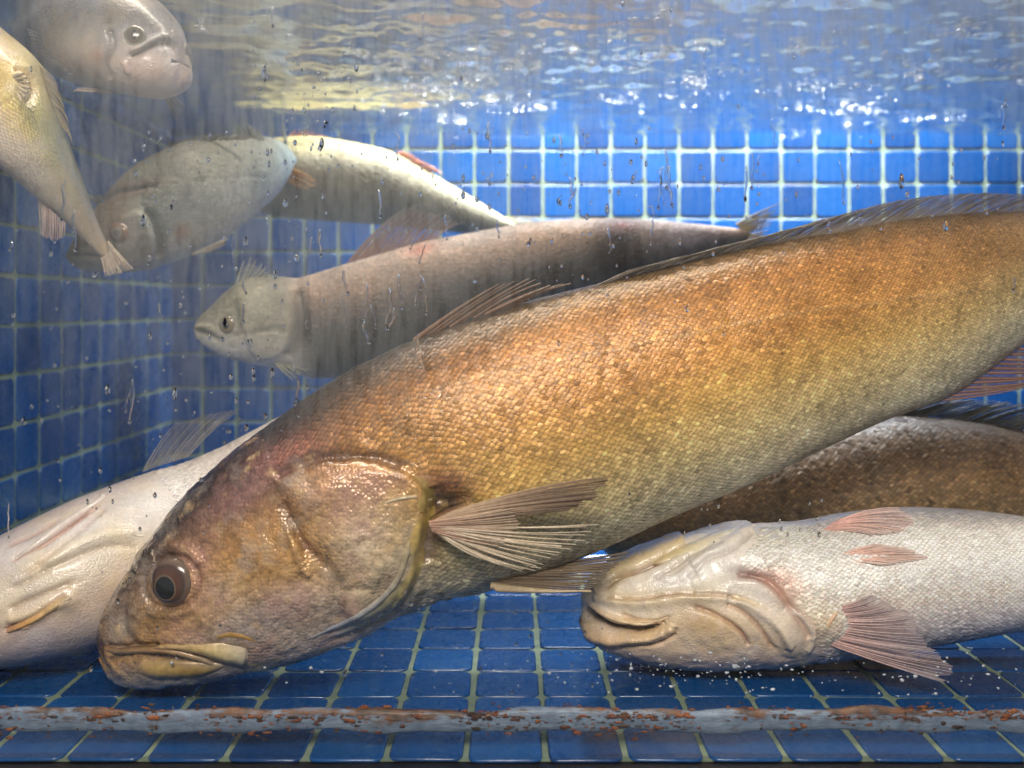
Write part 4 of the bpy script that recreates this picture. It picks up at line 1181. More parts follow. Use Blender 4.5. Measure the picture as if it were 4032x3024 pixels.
# ------------------------------------------------------------------ the pale fish at the left, chin and breast towards us
def left_pale():
    f = Fish("pale_fish", "cream-white fish leaning on the left behind the golden fish's snout, throat folds showing", "fish",
             [(-560, 2620), (-480, 2430), (-250, 2240), (0, 2108), (250, 1985), (400, 1925), (560, 1868), (750, 1812), (900, 1745), (1100, 1640), (1400, 1500), (1750, 1420)],
             [(-560, 2620), (-500, 2660), (-250, 2660), (0, 2620), (250, 2585), (500, 2520), (800, 2380), (1100, 2160), (1450, 1800), (1750, 1420)],
             [(0, .72), (.3, .735), (.55, .80), (1, .90)],
             [(0, .004), (.05, .03), (.2, .055), (.5, .056), (.8, .032), (1, .004)], ns=230, nt=220, power=2.1)
    rp = [(0, S('#c4b4ae')), (.2, S('#d2cac6')), (.45, S('#d2c4b4')), (.64, S('#ccb4a4')), (.80, S('#b8a8a8')), (.92, S('#8a88a0')), (1, S('#6a6c88'))]
    rp2 = [(0, S('#cabcb2')), (.3, S('#d6d0ce')), (.6, S('#d0cac8')), (.85, S('#b0aab0')), (1, S('#8a88a0'))]
    f.pigment(None, .05, [(0, rp), (.45, rp), (.58, rp2), (1, rp2)])  # both ramps end bluish dark: shade on the underside painted in
    pink = S('#b88478')
    ln = lambda p, w=9, h=-.002, c=pink, cs=.5, **k: dict(t='line', p=p, w=w, h=h, c=c, cs=cs, **k)
    f.features([
        ln([(0, 2230), (150, 2150), (300, 2050), (420, 1960)]), ln([(60, 2290), (200, 2190), (330, 2080), (440, 1970)], c=S('#a88a80')),
        ln([(120, 2180), (250, 2090), (380, 1980)], 7, -.0014), ln([(0, 2170), (120, 2110), (260, 2030)], 7, -.0014),
        {'t': 'line', 'p': [(130, 2260), (300, 2150), (430, 2105), (560, 2100)], 'w': 26, 'h': .0032, 'c': S('#ddd0b4'), 'cs': .5},
        ln([(0, 2340), (160, 2260), (330, 2180), (450, 2150), (560, 2160)], 10, -.002, S('#a8947c')),
        ln([(0, 2420), (180, 2330), (330, 2280)], 10, -.0025, S('#8a6c50'), .6), ln([(0, 2490), (120, 2440), (220, 2370), (280, 2320)], 10, -.0035, S('#9a5648'), .7),
        {'t': 'line', 'p': [(0, 2455), (140, 2405), (250, 2345)], 'w': 18, 'h': .003, 'c': S('#d8c096'), 'cs': .6},
        {'t': 'line', 'p': [(60, 2480), (170, 2420), (270, 2350)], 'w': 14, 'h': .003, 'c': S('#c99a58'), 'cs': .7},
        {'t': 'blob', 'o': (270, 2365), 'r': (40, 40), 'h': .004, 'c': S('#a8987c'), 'cs': .6},
        {'t': 'blob', 'o': (150, 2230), 'r': (110, 60), 'a': -30, 'c': S('#d2b88c'), 'cs': .4},
        {'t': 'blob', 'o': (600, 1980), 'r': (160, 90), 'a': -28, 'c': S('#e8e4e2'), 'cs': .5},
    ])
    f.build(M_PSKIN)
    f.scales(M_PSCALE, 56, (.05, .8), (.52, .98), None, lift=1.4, gain=1.12, jitter=.08, tilt=.09)
    R = f.root
    f.strip("jaw_bone", [(20, 2490), (130, 2440), (225, 2380), (290, 2345)], [10, 16, 20, 22], [.002, .004, .005, .005], M_PALE,
            np.array([S('#c08a58'), S('#d0a060'), S('#c8a878'), S('#a89880')]), n=26, m=9)
    f.strip("throat_fold", [(180, 2235), (320, 2150), (450, 2108), (580, 2112)], [6, 12, 12, 5], [.001, .0035, .0035, .001], M_PALE, S('#e0d6c4'), n=26, m=7)
    f.strip("throat_fold", [(60, 2200), (200, 2100), (330, 2010), (420, 1945)], [6, 14, 14, 6], [.001, .003, .003, .001], M_PALE, S('#d8ccc4'), n=26, m=7)
    fin("pelvic_fin", R, [(560, 1860), (640, 1830), (740, 1800)], [(700, 1660), (790, 1640), (880, 1620), (960, 1610)], [.79, .80], [.80, .82], 26,
        [M_RAY, M_MEM_THIN], S('#8a847e'), S('#807a74'), r0=.0003, bow=-14, ragged=.05, mem=1.0, seed=31)
    return f


LPALE = left_pale()

# ------------------------------------------------------------------ the dark brown fish behind, right
M_BSKIN = skin_mat("brown_fish_skin", 0.25, 0.38, 300, 0.4, 0.25, 0.25)
M_BSCALE = scale_mat("brown_fish_scale", 0.15, 0.45)


def brown():
    f = Fish("brown_fish", "dark brown scaled fish in the shade below the golden fish, behind the belly-up one", "fish",
             [(2330, 2120), (2400, 2010), (2600, 1890), (2900, 1770), (3200, 1690), (3480, 1640), (3700, 1645), (4032, 1690), (4500, 1800), (4900, 1930)],
             [(2330, 2120), (2400, 2190), (2600, 2260), (2900, 2300), (3300, 2310), (3700, 2290), (4032, 2250), (4500, 2120), (4900, 1930)],
             [(0, .93), (.5, .94), (1, 1.0)], [(0, .004), (.05, .03), (.2, .055), (.5, .062), (.8, .04), (1, .004)], ns=150, nt=150)
    f.pigment([(0, S('#3c332c')), (.12, S('#54402e')), (.3, S('#6f5436')), (.5, S('#7c6444')), (.75, S('#847458')), (1, S('#847c6c'))], .12)
    f.features([{'t': 'blob', 'o': (2680, 2020), 'r': (80, 160), 'h': .004}, {'t': 'line', 'p': [(2760, 1860), (2800, 2000), (2780, 2150)], 'w': 18, 'h': -.004}])
    f.build(M_BSKIN)
    f.scales(M_BSCALE, 50, (.02, .95), (.18, .97), None, lift=1.1, gain=1.15, jitter=.18, tilt=.10)
    f.eye(2440, 2090, 34, EYEM, (S('#4a3c34'), S('#4a342a'), S('#6a4a30'), S('#1c1a18'), S('#a08a60')))
    fin("dorsal_fin", f.root, [(3420, 1650), (3650, 1640), (3900, 1670), (4150, 1715)], [(3640, 1580), (3850, 1575), (4080, 1600), (4350, 1660)], .94, .94, 34,
        [M_RAY, M_MEM], S('#4a463e'), S('#565248'), r0=.0014, ragged=.06, bow=-8, seed=41)
    fin("tail_fin", f.root, [(4860, 1880), (4890, 1930), (4860, 1980)], [(5300, 1800), (5280, 1950), (5300, 2120)], 1.0, 1.01, 14, [M_RAY, M_MEM], S('#4a4238'), S('#5a5044'), r0=.0016, seed=42)
    return f


BROWN = brown()

# ------------------------------------------------------------------ smaller fish in the murk behind
M_GSKIN = skin_mat("grey_fish_skin", 0.0, 0.55, 260, 0.30, 0.3, 0.0, cell_col=0.16)
GEYE = (S('#6d665c'), S('#77684c'), S('#8a7a58'), S('#23231f'), S('#a89a70'))


def grey_long():
    f = Fish("grey_fish", "long brownish-grey fish with pale silver head swimming left, half hidden behind the golden fish", "fish",
             [(762, 1302), (772, 1268), (830, 1208), (900, 1140), (980, 1095), (1080, 1088), (1180, 1092), (1330, 1050), (1500, 1000), (1700, 945), (2000, 890), (2300, 862), (2550, 866), (2800, 888), (2960, 905)],
             [(762, 1302), (790, 1345), (850, 1390), (950, 1425), (1100, 1452), (1250, 1490), (1500, 1470), (1800, 1340), (2100, 1230), (2350, 1160), (2600, 1080), (2800, 1005), (2930, 960), (2960, 905)],
             [(0, .945), (.3, .965), (1, 1.06)], [(0, .004), (.04, .020), (.12, .036), (.22, .042), (.45, .044), (.75, .029), (.95, .010), (1, .004)], ns=200, nt=150)
    hd = [(0, S('#6a6658')), (.25, S('#8a8472')), (.5, S('#a8a494')), (.7, S('#c2c0b8')), (1, S('#ccccd0'))]
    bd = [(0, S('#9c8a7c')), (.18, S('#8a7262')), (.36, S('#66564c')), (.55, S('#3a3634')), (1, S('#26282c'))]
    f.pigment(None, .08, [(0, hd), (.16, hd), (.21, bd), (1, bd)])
    f.features([
        {'t': 'plate', 'p': [(930, 1170), (1040, 1120), (1130, 1135), (1165, 1230), (1150, 1330), (1090, 1410), (1000, 1400), (960, 1300)], 'h': .005, 'e': 18, 'c': S('#9a9788'), 'cs': .5},
        {'t': 'line', 'p': [(1165, 1110), (1188, 1230), (1172, 1340), (1110, 1430)], 'w': 16, 'h': -.006, 'c': S('#3f3a34'), 'cs': .6, 'cw': 22},
        {'t': 'line', 'p': [(764, 1300), (800, 1310), (850, 1335), (880, 1350)], 'w': 7, 'h': -.004, 'c': S('#3e382e'), 'cs': .8},
        {'t': 'line', 'p': [(770, 1290), (820, 1292), (870, 1325)], 'w': 9, 'h': .003, 'c': S('#7d745c'), 'cs': .5},
        {'t': 'line', 'p': [(900, 1330), (960, 1310), (1060, 1290), (1140, 1300)], 'w': 8, 'h': -.002, 'c': S('#70705e'), 'cs': .4},
        {'t': 'blob', 'o': (2430, 950), 'r': (95, 190), 'a': 8, 'c': S('#160a08'), 'cs': 1.0},
        {'t': 'blob', 'o': (2440, 885), 'r': (95, 22), 'c': S('#5a1e16'), 'cs': .9},
        {'t': 'blob', 'o': (1650, 985), 'r': (60, 22), 'a': -15, 'c': S('#b8664a'), 'cs': .7},
        {'t': 'blob', 'o': (2100, 920), 'r': (140, 45), 'a': -8, 'c': S('#8f6a48'), 'cs': .5},
        {'t': 'blob', 'o': (2700, 930), 'r': (160, 70), 'c': S('#6a6470'), 'cs': .7},
    ])
    f.build(M_GSKIN)
    f.scales(M_GSKIN, 44, (.02, .9), (.20, .97), None, lift=.5, gain=1.1, jitter=.06, tilt=.05)
    f.eye(893, 1280, 38, EYEM, GEYE, pupil=.45, bulge=.4)
    R = f.root
    fin("dorsal_fin", R, [(930, 1125), (980, 1098), (1050, 1092)], [(965, 1020), (1000, 1010), (1050, 1050), (1085, 1080)], .955, .945, 7, [M_RAY, M_MEM], S('#b0b0a8'), S('#a8aaa4'), r0=.0016, ragged=.05, mem=.8, seed=51)
    fin("dorsal_fin", R, [(1370, 1035), (1480, 1005), (1600, 975), (1720, 942)], [(1600, 820), (1680, 800), (1760, 840), (1830, 880)], .985, [.975, .985], 34,
        [M_RAY, M_MEM], S('#a07460'), S('#987c70'), r0=.0008, bow=-16, ragged=.06, mem=.95, tip_col=S('#7a7a7a'), seed=52)
    fin("pelvic_fin", R, [(1080, 1425), (1140, 1430)], [(1160, 1500), (1220, 1450)], .935, .925, 6, [M_RAY, M_MEM], S('#a8a890'), S('#9a9a88'), r0=.0012, seed=53)
    fin("tail_fin", R, [(2900, 885), (2925, 915), (2900, 965)], [(3080, 800), (3040, 890), (3020, 1000)], 1.055, 1.05, 14, [M_RAY, M_MEM], S('#8f7d58'), S('#a08e68'), r0=.0015, tip_col=S('#3c3c3c'), ragged=.05, seed=54)
    # a short barbel at the chin
    f.strip("barbel", [(772, 1310), (770, 1345), (778, 1375)], [5, 4, 2], [.002, .002, .001], M_PALE, S('#a8a498'), n=12, m=5)
    return f


grey_long()


def yellow_back():
    f = Fish("yellowish_fish", "yellowish-grey fish with orange fins high up by the back wall", "fish",
             [(880, 700), (930, 610), (1080, 545), (1300, 545), (1500, 585), (1650, 658), (1800, 745), (1950, 835), (2040, 890)],
             [(880, 700), (940, 800), (1100, 852), (1300, 872), (1500, 885), (1700, 905), (1850, 922), (1960, 920), (2040, 890)],
             [(0, 1.25), (.5, 1.27), (1, 1.33)], [(0, .004), (.06, .025), (.25, .045), (.5, .046), (.8, .024), (1, .004)], ns=110, nt=100)
    f.pigment([(0, S('#d2c684')), (.14, S('#cabf8a')), (.30, S('#938f78')), (.5, S('#77725e')), (.8, S('#6a6456')), (1, S('#5c584e'))], .10)  # bright yellowish top over greyer underside: lamp light painted into the colour
    f.build(M_GSKIN)
    f.scales(M_GSKIN, 36, (.03, .9), (.2, .97), None, lift=.4, gain=1.05, jitter=.05, tilt=.05)
    f.eye(960, 690, 26, EYEM, GEYE)
    og = S('#d0773c')
    fin("dorsal_fin", f.root, [(1120, 560), (1200, 550), (1270, 552)], [(1170, 512), (1230, 515), (1290, 535)], 1.255, 1.25, 8, [M_RAY, M_MEM], og, S('#d28a58'), r0=.0016, seed=61)
    fin("dorsal_fin", f.root, [(1560, 612), (1620, 640), (1690, 680)], [(1600, 610), (1690, 655), (1740, 690)], 1.27, 1.265, 9, [M_RAY, M_MEM], og, S('#d87c3c'), r0=.0022, bow=-10, seed=62)
    fin("pectoral_fin", f.root, [(1110, 650), (1130, 680), (1120, 710)], [(1230, 690), (1250, 730), (1200, 750)], 1.215, 1.20, 9, [M_RAY, M_MEM], S('#b8803c'), S('#b08a58'), r0=.0015, seed=63)
    fin("tail_fin", f.root, [(1990, 860), (2010, 890), (1990, 915)], [(2140, 860), (2120, 910), (2130, 960)], 1.33, 1.34, 9, [M_RAY, M_MEM], S('#8a8464'), S('#8a8464'), r0=.0015, seed=64)


yellow_back()


def silver():
    f = Fish("silver_fish", "silver-grey fish with dark ragged back in front of the left tiled wall, facing down left", "fish",
             [(258, 1005), (300, 945), (370, 850), (450, 740), (560, 640), (700, 572), (850, 548), (1000, 545), (1100, 565), (1160, 640)],
             [(258, 1005), (285, 1045), (420, 1068), (560, 1064), (700, 1022), (850, 962), (960, 882), (1060, 792), (1120, 715), (1160, 640)],
             [(0, .985), (.5, 1.0), (.8, 1.06), (1, 1.16)], [(0, .004), (.06, .022), (.2, .038), (.5, .045), (.8, .036), (1, .006)], ns=150, nt=140)
    hd = [(0, S('#5c4e40')), (.2, S('#6e5a46')), (.45, S('#84705c')), (.7, S('#989080')), (1, S('#9a8a84'))]
    bd = [(0, S('#5e5648')), (.2, S('#7c7a6a')), (.45, S('#8f9084')), (.7, S('#a0a6a4')), (1, S('#aaa49c'))]
    bd2 = [(0, S('#747468')), (.3, S('#8f9a94')), (.6, S('#94a8ac')), (1, S('#8fa4b0'))]
    f.pigment(None, .10, [(0, hd), (.28, hd), (.42, bd), (.65, bd), (1, bd2)])
    f.features([
        {'t': 'plate', 'p': [(470, 850), (560, 830), (610, 900), (620, 980), (590, 1040), (500, 1050), (450, 960)], 'h': .004, 'e': 16, 'c': S('#a09c90'), 'cs': .4},
        {'t': 'line', 'p': [(565, 815), (610, 880), (630, 960), (605, 1035)], 'w': 13, 'h': -.004, 'c': S('#5e564a'), 'cs': .5},
        {'t': 'blob', 'o': (540, 740), 'r': (120, 30), 'a': -18, 'c': S('#7a4a2c'), 'cs': .6},
        {'t': 'line', 'p': [(262, 1008), (330, 1010), (400, 1015)], 'w': 7, 'h': -.003, 'c': S('#3c342c'), 'cs': .7},
        {'t': 'line', 'p': [(690, 690), (720, 705), (900, 700), (1100, 695)], 'w': 5, 'h': -.001, 'c': S('#6c6a5c'), 'cs': .4},
        {'t': 'blob', 'o': (715, 915), 'r': (32, 30), 'h': .002, 'c': S('#b06a40'), 'cs': .7},
        {'t': 'line', 'p': [(370, 800), (450, 760), (560, 740), (620, 735)], 'w': 9, 'h': -.003, 'c': S('#3c2e24'), 'cs': .6},
    ])
    f.build(M_GSKIN)
    f.scales(M_GSKIN, 40, (.02, .95), (.4, .97), None, lift=.45, gain=1.05, jitter=.06, tilt=.05)
    f.eye(465, 915, 42, EYEM, (S('#8a6c58'), S('#8a6a54'), S('#8a7460'), S('#7d7468'), S('#b8ac98')), pupil=.42, bulge=.4)
    R = f.root
    fin("dorsal_fin", R, [(395, 800), (440, 755), (520, 690), (600, 640)], [(330, 770), (400, 770), (500, 690), (640, 605)], .99, .985, 9, [M_RAY, M_MEM], S('#4a3a2c'), S('#54463a'), r0=.0018, seed=71)
    fin("dorsal_fin", R, [(640, 600), (740, 565), (850, 552), (950, 548)], [(690, 555), (800, 530), (900, 525), (1010, 535)], 1.0, 1.0, 16, [M_RAY, M_MEM], S('#54503f'), S('#626053'), r0=.0015, seed=72)
    fin("dorsal_fin", R, [(930, 550), (980, 546), (1040, 552)], [(920, 500), (960, 478), (1010, 500)], 1.05, 1.05, 8, [M_RAY, M_MEM], S('#5e6258'), S('#6e756e'), r0=.0016, seed=73)
    fin("tail_fin", R, [(1130, 600), (1150, 640), (1135, 690)], [(1115, 440), (1100, 560), (1105, 700)], 1.15, 1.25, 14, [M_RAY, M_MEM], S('#50504a'), S('#8a9a98'), r0=.0016, seed=74)
    fin("pelvic_fin", R, [(760, 1000), (820, 975)], [(890, 960), (900, 935)], .985, .975, 6, [M_RAY, M_MEM], S('#b0a498'), S('#a89c90'), r0=.002, mem=1, seed=75)


silver()


def yellow_left():
    f = Fish("yellow_backed_fish", "pink-white fish with yellow back diving past the left edge, tail towards us", "fish",
             [(-420, -60), (-300, -80), (-130, 10), (0, 112), (120, 220), (200, 385), (268, 560), (328, 720), (378, 860), (412, 940), (440, 1000)],
             [(-420, -60), (-390, 150), (-260, 400), (-100, 570), (60, 690), (150, 772), (270, 880), (345, 958), (395, 1005), (440, 1000)],
             [(0, .70), (.5, .72), (1, .78)], [(0, .004), (.06, .03), (.3, .05), (.55, .045), (.85, .016), (1, .004)], ns=150, nt=130)
    f.pigment(None, .04, [(0, [(0, S('#d2b47c')), (.3, S('#d6b478')), (.5, S('#d8bea0')), (1, S('#d0beb8'))]),
                           (.5, [(0, S('#b4ae88')), (.14, S('#c4ba78')), (.30, S('#d0b868')), (.46, S('#d4c2aa')), (.65, S('#d4c2bc')), (1, S('#c6b8b8'))]),
                           (.72, [(0, S('#b0b090')), (.2, S('#c2bc98')), (.45, S('#ccc2b2')), (1, S('#c6b8b0'))]), (1, [(0, S('#a09884')), (1, S('#b0a294'))])])
    f.features([{'t': 'blob', 'o': (80, 330), 'r': (40, 70), 'a': 10, 'h': .004, 'c': S('#d8c8a8'), 'cs': .7},
                {'t': 'line', 'p': [(40, 260), (110, 300), (130, 370), (90, 420)], 'w': 12, 'h': -.003, 'c': S('#a87840'), 'cs': .5},
                {'t': 'blob', 'o': (20, 240), 'r': (60, 120), 'c': S('#d8a85c'), 'cs': .5},
                {'t': 'blob', 'o': (390, 900), 'r': (120, 160), 'c': S('#b8a48c'), 'cs': .8}])
    f.build(M_PSKIN)
    f.scales(M_PSKIN, 46, (.02, .95), (.5, .98), None, lift=.2, gain=1.15, jitter=.03, tilt=.03)
    R = f.root
    fin("tail_fin", R, [(425, 950), (430, 990), (400, 1015)], [(530, 1060), (470, 1080), (415, 1090)], .775, .765, 24, [M_RAY, M_MEM_DENSE], S('#b8a898'), S('#b4a698'), r0=.0008, ragged=.04, seed=81)
    fin("anal_fin", R, [(150, 775), (210, 835), (255, 875)], [(160, 930), (210, 950), (250, 935)], .735, .735, 20, [M_RAY, M_MEM], S('#a89490'), S('#a89898'), r0=.0006, mem=1.0, ragged=.04, seed=82)
    fin("pectoral_fin", R, [(60, 300), (80, 330), (75, 370)], [(95, 290), (120, 340), (85, 400)], .672, .655, 7, [M_RAY, M_MEM], S('#dccbb0'), S('#d8c4a4'), r0=.002, mem=1, seed=83)
    fin("dorsal_fin", R, [(140, 250), (190, 360), (240, 490)], [(225, 340), (252, 430), (285, 570)], .72, .72, 26, [M_RAY, M_MEM], S('#8a7e68'), S('#8a7e6c'), r0=.0006, ragged=.03, mem=1.0, bow=-6, seed=84)


yellow_left()


def face_fish():
    f = Fish("blunt_faced_fish", "grey-pink fish under the surface at upper left turning its blunt face towards us", "fish",
             [(708, 250), (700, 150), (655, 60), (580, -20), (450, -60), (300, -20), (170, 70), (60, 180)],
             [(708, 250), (704, 310), (650, 365), (570, 380), (440, 366), (310, 335), (180, 270), (60, 180)],
             [(0, .735), (.25, .75), (.6, .84), (1, .93)], [(0, .008), (.05, .020), (.14, .032), (.28, .042), (.5, .044), (.8, .03), (1, .005)], ns=150, nt=150, power=2.0)
    f.pigment([(0, S('#8a8484')), (.15, S('#9c9698')), (.35, S('#aaa6aa')), (.55, S('#b0aaac')), (.75, S('#c4b2ac')), (1, S('#beaea8'))], .06)
    f.features([
        {'t': 'line', 'p': [(505, 225), (545, 208), (590, 182), (640, 164), (690, 172)], 'w': 9, 'h': -.006, 'c': S('#6a625c'), 'cs': .7, 'cw': 7},
        {'t': 'line', 'p': [(500, 205), (545, 190), (590, 165), (640, 148), (690, 156)], 'w': 12, 'h': .003, 'c': S('#9a9a94'), 'cs': .6},
        {'t': 'blob', 'o': (600, 275), 'r': (100, 75), 'h': .005, 'c': S('#ccb2a8'), 'cs': .7},
        {'t': 'line', 'p': [(480, 230), (500, 270), (510, 290)], 'w': 9, 'h': .003, 'c': S('#c8a898'), 'cs': .6},
        {'t': 'line', 'p': [(420, 90), (440, 180), (410, 250), (440, 320)], 'w': 12, 'h': -.004, 'c': S('#5e564f'), 'cs': .5},
        {'t': 'blob', 'o': (440, 60), 'r': (50, 35), 'a': -30, 'c': S('#5c4a34'), 'cs': .6},
        {'t': 'blob', 'o': (385, 215), 'r': (22, 22), 'c': S('#a8663c'), 'cs': .7},
        {'t': 'blob', 'o': (560, 60), 'r': (60, 50), 'h': .002, 'c': S('#8c7a74'), 'cs': .4},
    ])
    f.build(M_PSKIN)
    f.scales(M_PSCALE, 44, (.03, .9), (.38, .97), None, lift=.9, gain=1.1, jitter=.07, tilt=.07)
    f.eye(530, 140, 44, EYEM, (S('#98948f'), S('#7a6c50'), S('#5a4a34'), S('#1c1814'), S('#8a7c5c')), pupil=.52, bulge=.45, squash=.62)
    R = f.root
    fin("pectoral_fin", R, [(390, 205), (400, 235), (395, 260)], [(90, 105), (150, 200), (260, 290)], .775, [.80, .77], 16, [M_RAY, M_MEM_THIN], S('#94909a'), S('#8e8a94'), r0=.0012, mem=1, bow=-8, seed=91)
    fin("pelvic_fin", R, [(400, 355), (440, 366)], [(285, 360), (300, 350)], .77, .76, 6, [M_RAY, M_MEM], S('#a89894'), S('#a08f8c'), r0=.0014, seed=92)
    fin("pelvic_fin", R, [(640, 360), (655, 340)], [(700, 480), (730, 420)], .80, .84, 7, [M_RAY, M_MEM], S('#7d7680'), S('#7d7680'), r0=.0014, seed=93)


face_fish()


# ------------------------------------------------------------------ front pane with condensation, drops and runs of water
def front_pane():
    k = NT("fogged_glass")
    tr = k.n("ShaderNodeBsdfTransparent", inp={0: (1, 1, 1, 1)})
    k.link(tr.outputs[0], k.out.inputs['Surface'])
    co = k.n("ShaderNodeTexCoord").outputs['Object']
    sx = k.n("ShaderNodeSeparateXYZ", inp={0: co})
    X, Z = sx.outputs[0], sx.outputs[2]

    def blob(x, z, rx, rz, amp):
        a = k.math('POWER', k.math('DIVIDE', k.math('SUBTRACT', X, x), rx), 2.0)
        b = k.math('POWER', k.math('DIVIDE', k.math('SUBTRACT', Z, z), rz), 2.0)
        return k.math('MULTIPLY', k.math('EXPONENT', k.math('MULTIPLY', k.math('ADD', a, b), -1.0)), amp)
    m1 = k.n("ShaderNodeMapping", inp={'Scale': (26.0, 0.0, 11.0)})
    k.link(co, m1.inputs[0])
    m2 = k.n("ShaderNodeMapping", inp={'Scale': (170.0, 0.0, 26.0)})
    k.link(co, m2.inputs[0])
    n1 = k.ramp(k.noise(1.0, 3, 0.55, m1.outputs[0]), [(0.33, 0.45), (0.60, 1.0)])
    n2 = k.ramp(k.noise(1.0, 2, 0.6, m2.outputs[0]), [(0.36, 0.45), (0.56, 1.0)])
    parts = [blob(-0.14, 0.30, 0.13, 0.09, 1.00), blob(0.08, 0.365, 0.16, 0.03, 0.55), blob(-0.22, 0.40, 0.15, 0.11, 0.60),
             blob(-0.06, 0.465, 0.19, 0.055, 1.55), blob(0.26, 0.475, 0.32, 0.065, 1.70)]
    big = 0.07
    for q in parts:
        big = k.math('ADD', q, big)
    low = k.math('MULTIPLY', blob(0.0, 0.012, 9.0, 0.022, 1.0), n1)
    fog = k.math('ADD', k.math('MULTIPLY', k.math('MULTIPLY', n1, n2), big), k.math('MULTIPLY', low, 0.12))
    dens = k.math('MULTIPLY', fog, 95.0)
    vs = k.n("ShaderNodeVolumeScatter", inp={'Color': (0.82, 0.89, 0.95, 1), 'Density': dens, 'Anisotropy': 0.2})
    k.link(vs.outputs[0], k.out.inputs['Volume'])
    x0, x1, y0, y1, z0, z1 = LEFT_X + .001, RIGHT_X - .001, 0.5935, 0.5985, 0.001, 0.78
    V = [(x, y, z) for x in (x0, x1) for y in (y0, y1) for z in (z0, z1)]
    Fc = [(0, 1, 3, 2), (4, 6, 7, 5), (0, 4, 5, 1), (2, 3, 7, 6), (0, 2, 6, 4), (1, 5, 7, 3)]
    o = mesh_obj("glass_pane", V, Fc, k.m, smooth_shade=False)
    tag(o, "clear front glass of the tank, fogged and streaked with water", "glass")


front_pane()


def drops():
    k = NT("water_drop")
    p = k.n("ShaderNodeBsdfPrincipled", inp={'Base Color': (1, 1, 1, 1), 'Roughness': 0.02, 'IOR': 1.33, 'Transmission Weight': 1.0})
    k.link(p.outputs[0], k.out.inputs[0])
    r = np.random.default_rng(17)
    na, V, Fc = 10, [], []
    yp = 0.5933

    def bead(x, z, rx, rz, h, tail=0.0):
        o = len(V)
        prof = [(1.0, 0.0), (0.86, 0.55), (0.5, 0.9)]
        for q, hh in prof:
            for a in range(na):
                t = 2 * math.pi * a / na
                zz = math.sin(t)
                sq = q * (1 - tail * max(0, zz) * 0.6)
                V.append((x + rx * sq * math.cos(t), yp - h * hh, z + rz * q * (zz * (1 + tail * max(0, zz)))))
        V.append((x, yp - h, z))
        for i in range(2):
            for a in range(na):
                b = (a + 1) % na
                Fc.append((o + i * na + a, o + i * na + b, o + (i + 1) * na + b, o + (i + 1) * na + a))
        for a in range(na):
            Fc.append((o + 2 * na + a, o + 2 * na + (a + 1) % na, o + 3 * na))
        Fc.append(tuple(o + a for a in range(na - 1, -1, -1)))

    def px(x, y):
        P = unp(x, y, yp)
        return P[0], P[2]
    zones = [((1000, 250, 1450, 700), 130, .7), ((500, 450, 1300, 1000), 90, 1.0), ((0, 900, 900, 1900), 90, .9), ((700, 1000, 1300, 1700), 90, 1.0),
             ((1500, 600, 3300, 1000), 150, .9), ((1800, 500, 2600, 800), 90, .8), ((3300, 500, 4032, 900), 60, 1.1), ((0, 0, 4032, 600), 90, .8),
             ((300, 1700, 900, 2800), 60, .8), ((1300, 2350, 2400, 2760), 60, .7), ((2300, 1950, 3300, 2150), 40, .7), ((1800, 950, 3000, 1400), 50, .8)]
    for (x0, y0, x1, y1), n, sc_ in zones:
        for _ in range(int(n * .6)):
            x, z = px(r.uniform(x0, x1), r.uniform(y0, y1))
            rad = sc_ * abs(r.normal(0.0, 0.00062)) + 0.0003
            el = r.uniform(1.0, 2.0) if rad < 0.0014 else r.uniform(1.3, 2.6)
            bead(x, z, rad, rad * el, rad * r.uniform(.35, .6), tail=r.uniform(0, .5))
    # runs: thin crooked films of water with a bead at the foot
    for _ in range(60):
        zx = r.choice(4, p=[.35, .3, .2, .15])
        x0, x1, y0, y1 = [(1500, 3400, 450, 900), (900, 1700, 900, 1500), (0, 900, 600, 2300), (300, 4000, 0, 1300)][zx]
        x, y = r.uniform(x0, x1), r.uniform(y0, y1)
        ln = r.uniform(30, 170)
        wd = r.uniform(.0004, .0009)
        n = 9
        o = len(V)
        cx, cz = px(x, y)
        _, cz1 = px(x, y + ln)
        for i in range(n):
            t = i / (n - 1)
            cx += r.normal(0, .0006)
            w = wd * (0.35 + 0.65 * math.sin(math.pi * min(1, t + .08)) ** .6)
            z = cz + (cz1 - cz) * t
            for b, h in ((-1, 0), (-.5, .7), (.5, .7), (1, 0)):
                V.append((cx + b * w, yp - h * w * .5, z))
        for i in range(n - 1):
            for b in range(3):
                a = o + i * 4 + b
                Fc.append((a, a + 1, a + 5, a + 4))
            a = o + i * 4
            Fc.append((a, a + 4, a + 7, a + 3))
        Fc.append((o, o + 3, o + 2, o + 1))
        e = o + (n - 1) * 4
        Fc.append((e, e + 1, e + 2, e + 3))
        bead(cx, cz1, wd * 1.3, wd * 1.7, wd * .9)
    ob = mesh_obj("water_drops", np.array(V), Fc, k.m)
    tag(ob, "small drops and runs of water clinging to the front glass", "water drops", kind='stuff')


drops()


